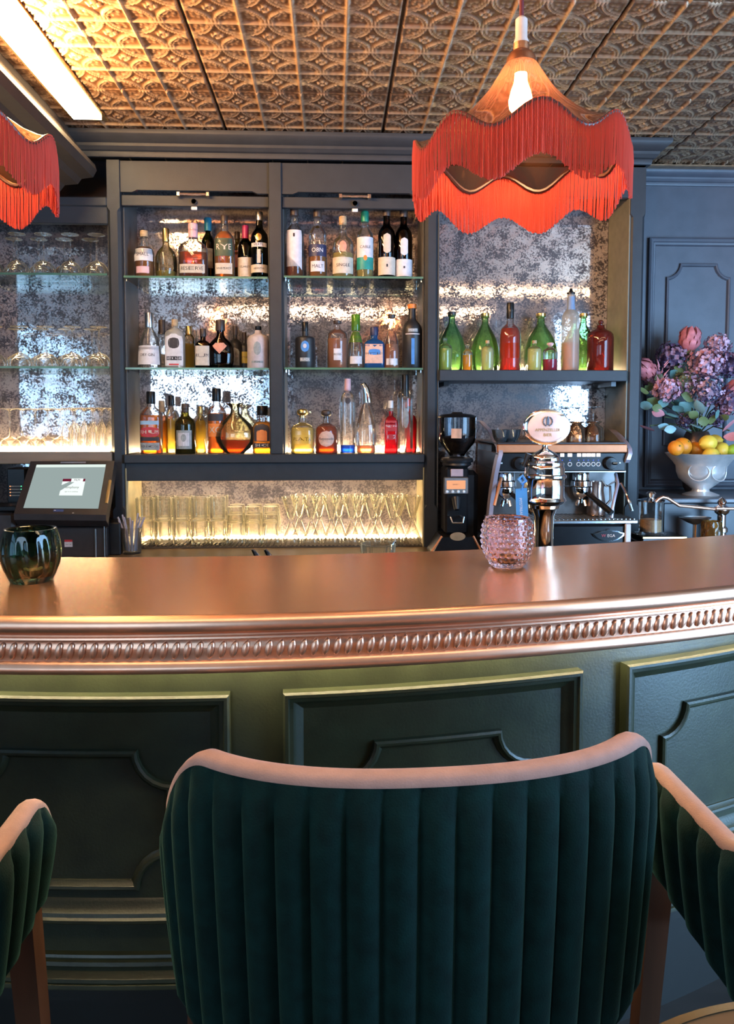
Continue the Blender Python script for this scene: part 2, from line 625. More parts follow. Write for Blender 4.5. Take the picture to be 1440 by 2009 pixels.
def window(name, horizontal, a0, a1, z0, z1, p):
    w = bpy.data.objects.new(name, None)
    COL.objects.link(w)
    struct(w)
    fr, pn = M(), M()
    k = 3
    for i in range(k + 1):
        a = a0 + (a1 - a0) * i / k
        if horizontal:
            fr.box(a - .03, a + .03, p - .02, p + .04, z0, z1)
        else:
            fr.box(p - .04, p + .02, a - .03, a + .03, z0, z1)
    for zz in (z0, (z0 * .35 + z1 * .65), z1 - .05):
        if horizontal:
            fr.box(a0, a1, p - .02, p + .035, zz, zz + .05)
        else:
            fr.box(p - .035, p + .02, a0, a1, zz, zz + .05)
    fr.build('window_frame', WALNUT, w, smooth=False)
    if horizontal:
        pn.box(a0, a1, p - .01, p, z0, z1)
    else:
        pn.box(p, p + .01, a0, a1, z0, z1)
    pn.build('pane', DAY, w, smooth=False)


window('window_1', True, -2.5, -.6, .7, 2.45, -3.1)
window('window_2', False, -.4, 1.8, .35, 2.4, 3.0)
window('window_3', False, -1.9, .3, .8, 2.3, -2.72)
# soffit over the room's middle, with its own light strip (seen in the mirrors)
sf = struct(M().box(-1.0, 2.9, -.35, .25, 2.34, CEIL).build('trim_5', BROWNPAINT, smooth=False))
struct(M().box(-.95, 2.85, .252, .275, 2.51, 2.53).build('trim_6', LED_SOFFIT, smooth=False))


# pressed-tin tiles: 4 x 4 cells of pointed arcs around a four-petalled flower
def tin_tile():
    S, K, RES = .606, 4, 30
    n = K * RES + 1
    u = np.linspace(0, K, n)
    U, V = np.meshgrid(u, u, indexing='ij')
    fu, fv = U - np.floor(np.clip(U, 0, K - 1e-6)), V - np.floor(np.clip(V, 0, K - 1e-6))
    g = lambda d, w: np.exp(-(d / w) ** 2)
    h = np.zeros_like(U)
    du, dv = np.minimum(fu, 1 - fu), np.minimum(fv, 1 - fv)
    h = np.maximum(h, 1.25 * g(du, .030))
    h = np.maximum(h, 1.1 * g(dv, .026))
    r = np.hypot(du, dv)                       # distance to the nearest cell corner
    h = np.maximum(h, .95 * g(r - .475, .020))
    h = np.maximum(h, .70 * g(r - .405, .018))
    cu_, cv_ = fu - .5, fv - .5
    rr, an = np.hypot(cu_, cv_), np.arctan2(cv_, cu_)
    pet = .085 * (1 + .75 * np.cos(4 * an))
    h = np.maximum(h, .85 * np.clip(1 - ((rr - .09) / .045) ** 2, 0, 1) * (np.abs(np.cos(2 * an)) > .55))
    h = np.maximum(h, .7 * g(rr, .03))
    for a, d in ((.26, .26), (.26, .14), (.14, .26), (.17, .17)):
        h = np.maximum(h, (.75 if a == d == .26 else .6) * g(np.hypot(du - a, dv - d), .032))
    h -= .12 * ((np.sin(fu * 40) * np.sin(fv * 40)) > .2) * (r < .36)
    e = np.minimum(np.minimum(U, K - U), np.minimum(V, K - V))
    h = np.where(e < .012, -.6, h)
    z = -h * .0085
    hv = np.clip(h, 0, 1)
    vs = np.stack([U / K * S, V / K * S, z], -1).reshape(-1, 3)
    i, j = np.meshgrid(np.arange(n - 1), np.arange(n - 1), indexing='ij')
    a = (i * n + j).ravel()
    fs = np.stack([a, a + 1, a + n + 1, a + n], -1)
    me = bpy.data.meshes.new('tile')
    me.from_pydata(vs.tolist(), [], fs.tolist())
    me.polygons.foreach_set('use_smooth', [True] * len(fs))
    me.materials.append(TIN)
    at_ = me.attributes.new('relief_tone', 'FLOAT', 'POINT')
    at_.data.foreach_set('value', hv.ravel().astype(np.float32))
    me.update()
    return me


tile_me = tin_tile()
SX, SY, TP = -.418, 2.07, .612
for i in range(-2, 4):
    for j in range(-3, 3):
        t = bpy.data.objects.new('tile', tile_me)
        COL.objects.link(t)
        t.parent = ceil
        t.location = (SX + i * TP + .003, SY + j * TP + .003, CEIL + .004)
# rails between the tiles are the thin dark seams left open (3 mm)

# bulkhead along the left with its stepped lip
so = M().prism([(-2.7, CEIL), (-1.02, CEIL), (-1.02, 2.548), (-.955, 2.452), (-.932, 2.44), (-.926, 2.418), (-.94, 2.392), (-.985, 2.385), (-1.0, 2.365), (-1.05, 2.36), (-1.07, 2.335), (-1.12, 2.33), (-2.7, 2.33)], -3.0, 3.06)
struct(so.build('trim_3', BROWNPAINT, smooth=False), 'brown stepped bulkhead running along the ceiling at the left')
ls = thing('light_strip', 'glaring warm light strip along the ceiling beside the brown bulkhead', 'light', (-.91, 1.9, CEIL))
M().box(-.972, -.84, .6, 2.93, CEIL - .010, CEIL - .002).build('channel', BRASS, ls, smooth=False)
M().box(-.958, -.856, .62, 2.90, CEIL - .018, CEIL - .010).build('diffuser', LED_COVE, ls, smooth=False)

# ================================================================== BACK BAR
FY = 3.10             # front face of the back bar
MY = 3.34             # mirrors
CT = .915             # back counter top


def sx(px):
    return X(px, FY)


def sz(py, px=550):
    return Z(py, FY, px)


# cornice along the top of the back bar and along the right wall
def cornice(name, x0, x1, yface, z0, z1, proj, back, label, ret=True):
    h = z1 - z0
    pr = [(0, 0), (proj * .18, 0), (proj * .22, h * .10), (proj * .22, h * .22), (proj * .35, h * .26), (proj * .50, h * .40), (proj * .52, h * .52), (proj * .62, h * .56),
          (proj * .80, h * .66), (proj * .97, h * .80), (proj, h * .86), (proj, h)]
    m = M()
    rs = []
    for o, z in pr:
        rs.append([(x0, yface - o, z0 + z), (x1 + (o if ret else 0), yface - o, z0 + z), (x1 + (o if ret else 0), back, z0 + z)])
    m.rings(rs, False)
    m.add([(x0, yface - proj, z1), (x1 + proj * ret, yface - proj, z1), (x1 + proj * ret, back, z1), (x0, back, z1)], [(0, 1, 2, 3)])
    o = m.build(name, PAINT if ret else WALLPAINT, None, ang=25)
    return struct(o, label)


XL, XM, XR, XE = sx(216), sx(541), sx(845), sx(1241)     # post centres
cornice('trim_1', -1.05, XE + .035, FY - .005, sz(315), CEIL - .004, .075, 3.4, 'dark grey cornice along the top of the back bar')
cornice('trim_2', XE + .04, 2.98, WALLY - .002, Z(366, WALLY, 1350), Z(338, WALLY, 1350), .05, WALLY, 'blue grey cornice along the right wall under the tin ceiling', ret=False)
struct(M().box(XE + .04, 2.98, WALLY - .09, WALLY, CEIL - .012, CEIL - .001, bev=.004).build('trim_4', TIN_EDGE, smooth=False), 'thin metal edge strip where the tin ceiling meets the right wall')

ZB = CT               # posts stand on the back counter


def post(parent, x0, x1, y1=MY + .02, ztop=None):
    zt = ztop or sz(318)
    m = M()
    w = x1 - x0
    c = min(.012, w * .22)
    zc0, zc1 = ZB + .16, zt - .20
    # square at foot and head, chamfered edges between
    def ring(z, ch):
        return [(x0, y1, z), (x1, y1, z), (x1, FY + ch, z), (x1 - ch, FY, z), (x0 + ch, FY, z), (x0, FY + ch, z)]
    e = .0008
    m.rings([ring(ZB, e), ring(zc0, e), ring(zc0 + .015, c), ring(zc1, c), ring(zc1 + .015, e), ring(zt, e)], True, True, True)
    return m.build('post', PAINT, parent, smooth=False)


cab = thing('bottle_cabinet', 'dark grey back-bar cabinet with two shelved bays of bottles', 'cabinet', (sx(541), 3.22, CT))
xa0, xa1 = sx(218), sx(243)
xb0, xb1 = sx(530), sx(555)
xc0, xc1 = sx(833), sx(859)
post(cab, xa0, xa1)
post(cab, xc0, xc1)
zbs1, zbs0 = sz(891), sz(908)            # bottom shelf board
za0 = sz(943)                            # apron below it
m = M().box(xb0, xb1, FY, MY, zbs1, sz(318), bev=.003)
m.build('post', PAINT, cab, smooth=False)
box('shelf_board', PAINT, cab, xa1, xc0, FY - .012, MY, zbs0, zbs1, .003)
box('apron', PAINT, cab, xa1, xc0, FY + .006, FY + .03, za0, zbs0, .002)
box('niche_ceiling', PAINT_IN, cab, xa1, xc0, FY + .03, MY, zbs0 - .02, zbs0)
# frieze boards with a scalloped lower edge, and the lift-up rail under each with handle and lock
for (p0, p1, hx) in ((243, 530, 385), (555, 833, 697)):
    X0, X1 = sx(p0), sx(p1)
    zt, zl = sz(318), sz(379)
    e = .045
    poly = [(X0, zt), (X1, zt), (X1, zl), (X1 - e, zl), (X1 - e - .02, zl + .009), (X0 + e + .02, zl + .009), (X0 + e, zl), (X0, zl)]
    M().prism(poly, FY + .010, FY + .028).build('frieze_board', PAINT, cab, smooth=False)
    rail = box('lift_rail', PAINT, cab, X0, X1, FY + .018, FY + .040, sz(405), sz(383), .003)
    hx0 = X(hx, FY)
    zh = sz(384)
    hm = M()
    hm.tube([(hx0 - .052, FY - .006, zh), (hx0 + .052, FY - .006, zh)], .0055, 8)
    for sgn in (-1, 1):
        hm.box(hx0 + sgn * .058 - .007, hx0 + sgn * .058 + .007, FY - .012, FY + .018, zh - .009, zh + .009, bev=.002)
    hm.build('handle', pm('worn nickel handle', (.75, .60, .50), .25, 1.), rail, smooth=False)
    lk = M()
    lk.lathe([(0.0, .0), (.011, .0), (.012, .004), (.010, .012)], (0, 0, 0), 14)
    lk.v = [(hx0 + x, FY + .018 - z * 1.0 + 0, sz(396) + y) for x, y, z in lk.v]
    lk.build('lock', pm('nickel lock', (.62, .58, .56), .3, 1.), rail)
    lk2 = M().box(hx0 - .012, hx0 + .012, FY + .012, FY + .02, sz(412), sz(405.5), bev=.002)
    lk2.build('keeper', WHITEP, rail, smooth=False)
    # inside of the bay
    box('side_panel', PAINT_IN, cab, X0 - .001, X0 + .006, FY + .04, MY, zbs1, zt)
    box('side_panel', PAINT_IN, cab, X1 - .006, X1 + .001, FY + .04, MY, zbs1, zt)
    box('mirror', MIRROR, cab, X0, X1, MY, MY + .008, zbs1, zt)
    for py in (541, 721):
        z = sz(py, (p0 + p1) / 2)
        g = M().box(X0 + .007, X1 - .007, FY + .012, MY - .004, z - .008, z, 0)
        s2 = g.build('glass_shelf', [SHELFG], cab, smooth=False)
        M().box(X0 + .007, X1 - .007, FY + .008, FY + .012, z - .008, z).build('polished_edge', SHELFE, s2, smooth=False)
        pg = M()
        for a in (X0 + .012, X1 - .012):
            pg.lathe([(.004, 0), (.004, .010)], (a, FY + .03, z - .019), 8, True, True)
            pg.lathe([(.004, 0), (.004, .010)], (a, MY - .03, z - .019), 8, True, True)
        pg.build('shelf_pin', CHROME, s2)
    M().box(X0 + .008, X1 - .008, MY - .022, MY - .006, zbs1 + .001, zbs1 + .012).build('led_strip', LED_WARM, cab, smooth=False)
# lower niche with glasses
box('mirror', MIRROR, cab, xa1, xc0, MY, MY + .008, CT, zbs0 - .02)
NICHEY = pm('niche side with painted yellow glow', (.42, .36, .20), .5, var=.08)  # warm LED glow painted into the colour of the niche sides
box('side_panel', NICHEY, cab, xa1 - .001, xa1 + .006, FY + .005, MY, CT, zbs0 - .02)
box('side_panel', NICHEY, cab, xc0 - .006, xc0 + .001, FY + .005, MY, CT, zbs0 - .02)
M().box(xa1 + .01, xc0 - .01, MY - .03, MY - .012, CT + .001, CT + .012).build('led_strip', LED_WARM, cab, smooth=False)
M().box(xa1 + .01, xc0 - .01, FY + .034, FY + .046, zbs0 - .028, zbs0 - .0205).build('led_strip', LED_WARM, cab, smooth=False)

# ---------------- left bay: glass shelves of stemware
lb = thing('glass_cabinet', 'shelved bay of upside-down stemware at the left, beside the bottle cabinet', 'cabinet', (-1.2, 3.22, CT))
LX0, LX1 = -1.456, xa0
box('side_panel', PAINT_IN, lb, LX0 - .02, LX0, FY, MY, CT, 2.33)
box('side_panel', PAINT_IN, lb, LX1 - .006, LX1, FY + .02, MY, CT, 2.33)
box('valance', PAINT, lb, LX0, LX1, FY + .005, FY + .03, sz(438, 150), 2.331, .003)
box('head_board', PAINT, lb, LX0, LX1, FY - .004, FY + .03, sz(404, 150), 2.328, .004)
box('mirror', MIRROR, lb, LX0, LX1, MY, MY + .008, CT, 2.33)
lz = [sz(535, 150), sz(718.5, 150)]
for z in lz:
    s2 = M().box(LX0 + .002, LX1 - .008, FY + .012, MY - .004, z - .008, z).build('glass_shelf', SHELFG, lb, smooth=False)
    M().box(LX0 + .002, LX1 - .008, FY + .008, FY + .012, z - .008, z).build('polished_edge', SHELFE, s2, smooth=False)
lzb = sz(886, 150)
box('shelf_board', SHELFWOOD, lb, LX0, LX1, FY - .006, MY, sz(910, 150), lzb, .003)
M().box(LX0 + .01, LX1 - .012, FY + .008, FY + .020, lzb + .0005, lzb + .008).build('led_strip', LED_WARM, lb, smooth=False)
M().box(LX0 + .01, LX1 - .012, MY - .022, MY - .006, lzb + .0005, lzb + .012).build('led_strip', LED_WARM, lb, smooth=False)

# ---------------- right bay: open shelf over the coffee machine
rb = thing('shelf_unit', 'open mirrored bay at the right with one dark shelf above the coffee machine', 'shelf', (sx(1045), 3.22, CT))
RX0, RX1 = xc1, sx(1228)
post(rb, sx(1229), sx(1258))
box('head_board', PAINT, rb, RX0, RX1, FY + .006, FY + .03, sz(385, 1040), sz(318), .003)
box('side_panel', pm('side panel with painted olive glow', (.16, .155, .12), .5), rb, RX1 - .001, RX1 + .006, FY + .005, MY, CT, sz(318))  # yellow-green LED glow put into this panel's colour
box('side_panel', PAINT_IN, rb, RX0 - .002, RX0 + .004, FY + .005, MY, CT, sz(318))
box('mirror', MIRROR, rb, RX0, RX1, MY, MY + .008, CT, sz(318))
rz1 = Z(726, FY, 1045)
shb = box('shelf_board', PAINT, rb, RX0 + .004, RX1, FY - .008, MY, Z(748, FY, 1045), rz1, .003)
br = M()
for a in (RX0 + .03, RX1 - .05):
    br.box(a, a + .02, FY + .04, MY, Z(757, FY, 1045), Z(748, FY, 1045))
br.build('bracket', BLACKM, rb, smooth=False)
M().box(RX0 + .012, RX1 - .012, MY - .022, MY - .006, rz1 + .0005, rz1 + .012).build('led_strip', LED_WARM, rb, smooth=False)

# ---------------- back counter
bc = thing('back_counter', 'dark worktop of the back bar under the cabinets', 'counter', (0, 3.0, 0))
box('worktop', WALNUT, bc, -1.9, 2.0, 2.70, 3.41, CT - .04, CT, .004)
box('edge_strip', SHELFWOOD, bc, -1.9, 2.0, 2.690, 2.70, CT - .04, CT - .002, .002)
for k in range(6):
    a = -1.86 + k * .64
    d = box('door', PAINT, bc, a, a + .62, 2.72, 2.745, .1, CT - .05, .004)
box('plinth', BLACKM, bc, -1.9, 2.0, 2.80, 3.4, 0, .1)
box('carcass', PAINT, bc, -1.9, 2.0, 2.746, 3.4, .1, CT - .041)
# ================================================================== RIGHT WALL PANELLING
def wmap(x, z, h):
    return (x, WALLY - h, z)


def wx(px):
    return X(px, WALLY)


def wz(py):
    return Z(py, WALLY, 1340)


def rect_path(x0, x1, z0, z1):
    return [(x0, z0), (x1, z0), (x1, z1), (x0, z1)]


def scoop_path(x0, x1, z0, z1, r, n=6, mapx=None):
    """rectangle with concave quarter-round corners"""
    p = []
    for cx, cz, a0 in ((x0, z0, 90), (x1, z0, 180), (x1, z1, 270), (x0, z1, 0)):
        for k in range(n + 1):
            a = R(a0 - 90 * k / n)
            p.append((cx + r * math.cos(a), cz + r * math.sin(a)))
    return p


pan = M()
fx0 = wx(1264)
fx1 = fx0 + .47
PROF_BIG = [(0, 0), (0, .018), (.006, .022), (.012, .018), (.016, .018), (.022, .012), (.03, .010), (.036, 0)]
PROF_SML = [(0, 0), (.001, .011), (.006, .013), (.011, .010), (.014, .003), (.016, 0)]
pan.mould(rect_path(fx0, fx1, wz(955), wz(468)), PROF_BIG, wmap)
wall_pan = struct(pan.build('trim_7', WALLPAINT, None, ang=25), 'blue grey panel frame on the right wall behind the flowers')
ip = M()
ix0, ix1 = wx(1300), fx1 - (wx(1300) - fx0)
ip.mould(scoop_path(ix0, ix1, wz(900), wz(517), .062), PROF_SML, wmap)
ip.build('panel_bead', WALLPAINT, wall_pan, ang=25)
r2 = M()
r2.box(XE + .04, 2.9, WALLY - .03, WALLY, wz(985), wz(966), bev=.005)
struct(r2.build('trim_8', WALLPAINT, smooth=False), 'ledge rail low on the right wall behind the silver bowl')

# ================================================================== BAR COUNTER
BCX, BCY, BR = -.30, 4.55, 3.30
ZT = 1.12             # bar top


def arc(phi, rad, z):
    return (BCX + rad * math.sin(phi), BCY - rad * math.cos(phi), z)


def hit(px, py, rad):
    """angle and height where a pixel ray meets the cylinder of that radius"""
    d = ray(px, py)
    ox, oy = -BCX, -BCY
    a = d.x ** 2 + d.y ** 2
    b = 2 * (ox * d.x + oy * d.y)
    c = ox ** 2 + oy ** 2 - rad ** 2
    t = (-b - math.sqrt(b * b - 4 * a * c)) / (2 * a)
    return math.atan2(t * d.x - BCX, BCY - t * d.y), EYE + d.z * t


bar = thing('bar_counter', 'curved bar counter with copper top and dark green panelled front', 'bar', (BCX, 1.5, 0))
P0, P1 = R(-26), R(34)
NA = 120
phis = [P0 + (P1 - P0) * i / NA for i in range(NA + 1)]
# top sheet, from the nose back to the rear edge (a flatter curve)
def back_pt(phi):
    x = BCX + (BR - .55) * math.sin(phi) * 1.12
    return x, 1.80 + (x - BCX + .1) ** 2 / (2 * 4.2)
tp = M()
rs = []
for ph in phis:
    f = arc(ph, BR - .012, ZT)
    bx, by = back_pt(ph)
    rs.append([(f[0] + (bx - f[0]) * k / 6, f[1] + (by - f[1]) * k / 6, ZT) for k in range(7)] + [(bx, by + .002, ZT - .004), (bx, by + .002, ZT - .035)] +
              [(arc(ph, BR - .2, ZT - .035)[0], arc(ph, BR - .2, ZT - .035)[1], ZT - .035)])
tp.rings(rs, False)
tp.build('countertop', COPPER, bar, ang=50)
# edge moulding: rounded nose, fillet, hollow band for the beads, lower torus
prof = [(-.014, ZT), (-.006, ZT - .0005), (-.001, ZT - .003), (.003, ZT - .009), (.0045, ZT - .016), (.003, ZT - .023), (-.002, ZT - .029), (-.007, ZT - .0315),
        (-.007, ZT - .0345), (-.001, ZT - .0355), (-.0005, ZT - .0385), (-.004, ZT - .0405), (-.011, ZT - .0425), (-.0125, ZT - .049), (-.0105, ZT - .053), (-.010, ZT - .058),
        (-.011, ZT - .066), (-.012, ZT - .072), (-.012, ZT - .078), (-.008, ZT - .080), (-.007, ZT - .083), (-.004, ZT - .087), (-.003, ZT - .093), (-.006, ZT - .0985), (-.012, ZT - .101), (-.05, ZT - .1015), (-.21, ZT - .1015)]
em = M()
em.rings([[arc(ph, BR + o, z) for o, z in prof] for ph in phis], False)
em.build('edge_moulding', COPPER_T, bar, ang=50)
# beads along the hollow band, each leaning a little
bd = M()
prb = []
for k in range(9):
    t = math.pi * k / 8
    prb.append((math.sin(t), -math.cos(t)))
bd.lathe([(max(r, .02), z) for r, z in prb], (0, 0, 0), 10)
lean = Matrix.Rotation(R(14), 3, 'Y')
bd.v = [tuple(lean @ Vector((x * .0068, y * .0060, z * .0155))) for x, y, z in bd.v]
bead_me = None
step = .0195 / BR
ph = R(-15)
while ph < R(25):
    if bead_me is None:
        o = bd.build('bead', COPPER_T, bar, local=True)
        bead_me = o.data
    else:
        o = bpy.data.objects.new('bead', bead_me)
        COL.objects.link(o)
        o.parent = bar
    p = arc(ph, BR - .0105, ZT - .060)
    o.location = (p[0] - BCX, p[1] - 1.5, p[2])
    o.rotation_euler = (0, 0, ph)
    ph += step
# panelled front
FR = BR - .20
fr = M()
fr.rings([[arc(ph, FR, ZT - .101), arc(ph, FR, .30)] for ph in phis], False)
fr.build('front_board', BARPAINT, bar)


def bmap(s, z, h):
    return arc(s / FR, FR + h, z)


def sub(path, n=10):
    q = []
    for i, p in enumerate(path):
        r_ = path[(i + 1) % len(path)]
        k = n if math.dist(p, r_) > .12 else 1
        for j in range(k):
            q.append((p[0] + (r_[0] - p[0]) * j / k, p[1] + (r_[1] - p[1]) * j / k))
    return q


pa, za = hit(555, 1347, FR)
pb, zb = hit(1133, 1321, FR)
pc, _ = hit(1217, 1312, FR)
pd, _ = hit(452, 1350, FR)
W2 = (pb - pa) * FR
zp1 = (za + zb) / 2 + .004
zp0 = hit(200, 1800, FR)[1]
PROF_BAR = [(0, 0), (0, .022), (.004, .026), (.010, .026), (.013, .021), (.020, .019), (.026, .010), (.034, .006), (.044, -.004), (.05, -.012), (.052, -.014)]
PROF_IN = [(0, 0), (.0005, .010), (.005, .013), (.010, .012), (.014, .006), (.018, .003), (.019, 0)]
for k, (s0, s1) in enumerate(((pd * FR - W2, pd * FR), (pa * FR, pb * FR), (pc * FR, pc * FR + W2), (pd * FR - 2 * W2 - .105, pd * FR - W2 - .105))):
    fm = M()
    fm.mould(sub(rect_path(s0, s1, zp0, zp1)), PROF_BAR, bmap)
    f_ = fm.build('panel_frame', BARPAINT, bar, ang=30)
    im = M()
    g = .112
    im.mould(sub(scoop_path(s0 + g, s1 - g, zp0 + .06, zp1 - .112, .068)), PROF_IN, bmap)
    im.build('raised_field', BARPAINT, f_, ang=30)
lm_ = M()
lm_.rings([[arc(ph, FR + .024, ZT - .1025), arc(ph, FR + .036, ZT - .1025), arc(ph, FR + .036, ZT - .108), arc(ph, FR + .024, ZT - .108)] for ph in phis], True, True, True)
lm_.build('led_strip', LED_BAR, bar, ang=30)
# base mouldings and recessed plinth
zq0, zq1 = hit(200, 1921, FR)[1], hit(200, 1866, FR)[1]
hq = zq1 - zq0
bprof = [(0, zq1), (.010, zq1 - .001), (.012, zq1 - hq * .10), (.011, zq1 - hq * .18), (.016, zq1 - hq * .20), (.018, zq1 - hq * .32), (.014, zq1 - hq * .42), (.012, zq1 - hq * .55),
         (.020, zq1 - hq * .62), (.026, zq1 - hq * .68), (.027, zq1 - hq * .80), (.024, zq1 - hq * .84), (.029, zq1 - hq * .86), (.030, zq1 - hq * .97), (.030, zq0), (0, zq0)]
bm_ = M()
bm_.rings([[arc(ph, FR + o, z) for o, z in bprof] for ph in phis], False)
bm_.build('base_moulding', BARPAINT, bar, ang=25)
pl = M()
pl.rings([[arc(ph, FR + .012, zq0), arc(ph, FR + .012, zq0 - .035), arc(ph, FR - .09, zq0 - .04), arc(ph, FR - .09, 0)] for ph in phis], False)
pl.build('plinth', pm('black plinth', (.008, .008, .007), .5), bar, ang=30)
# service shelf behind the bar
svm = M()
svm.rings([[(back_pt(ph)[0], back_pt(ph)[1] - .02, .86), (back_pt(ph)[0] * 1.0, back_pt(ph)[1] + .36, .86), (back_pt(ph)[0], back_pt(ph)[1] + .36, .82), (back_pt(ph)[0], back_pt(ph)[1] - .02, .82)] for ph in phis[10:-22]], True)
svm.build('service_shelf', BLACKM, bar, ang=30)

# ================================================================== BOTTLES
# profiles: (height fraction, radius fraction of half the width); the cap starts at 'cap'
PROFS = {
    'round': [(0, .93), (.015, 1), (.58, 1), (.64, .95), (.69, .80), (.735, .52), (.77, .38), (.88, .34), (.90, .38)],
    'tall': [(0, .93), (.012, 1), (.60, 1), (.66, .93), (.71, .70), (.75, .45), (.80, .38), (.93, .36), (.935, .42)],
    'squat': [(0, .93), (.02, 1), (.50, 1), (.56, .97), (.62, .84), (.66, .60), (.69, .36), (.80, .30), (.86, .30), (.865, .36), (.89, .36)],
    'flask': [(0, .55), (.02, .66), (.10, .86), (.22, .98), (.32, 1), (.44, .94), (.54, .76), (.61, .50), (.66, .30), (.82, .25), (.86, .30)],
    'wflask': [(0, .80), (.03, .88), (.14, .97), (.28, 1), (.42, .96), (.53, .80), (.60, .55), (.65, .34), (.70, .28), (.84, .27), (.86, .32)],
    'orb': [(0, .42), (.015, .46), (.10, .74), (.22, .94), (.34, 1), (.46, .96), (.58, .80), (.67, .56), (.74, .36), (.80, .24), (.88, .20), (.92, .22), (.97, .38), (1, .48)],
    'cone': [(0, .95), (.02, 1), (.36, .93), (.52, .80), (.63, .58), (.70, .36), (.74, .30), (.84, .28), (.88, .32)],
    'jar': [(0, .95), (.02, 1), (.64, 1), (.72, .95), (.77, .78), (.81, .45), (.84, .30), (.90, .28)],
    'drum': [(0, .95), (.02, 1), (.62, 1), (.655, .97), (.68, .80), (.69, .36), (.70, .30), (.86, .28)],
    'slim': [(0, .95), (.01, 1), (.66, 1), (.73, .97), (.78, .80), (.815, .52), (.84, .40), (.90, .38)],
    'vodka': [(0, .95), (.01, 1), (.60, 1), (.66, .96), (.70, .82), (.735, .55), (.76, .42), (.93, .40)],
    'apoth': [(0, .95), (.02, 1), (.56, 1), (.62, .94), (.67, .72), (.70, .42), (.72, .34), (.80, .33)],
    'demi': [(0, .80), (.02, .88), (.12, .98), (.25, 1), (.42, .95), (.56, .80), (.68, .56), (.77, .34), (.82, .24), (.92, .22), (.93, .30), (.95, .30)],
}


def prof_r(P, t):
    for i in range(len(P) - 1):
        if P[i][0] <= t <= P[i + 1][0]:
            u = (t - P[i][0]) / max(1e-6, P[i + 1][0] - P[i][0])
            return P[i][1] + (P[i + 1][1] - P[i][1]) * u
    return P[-1][1]


def spow(v, e):
    return math.copysign(abs(v) ** e, v)


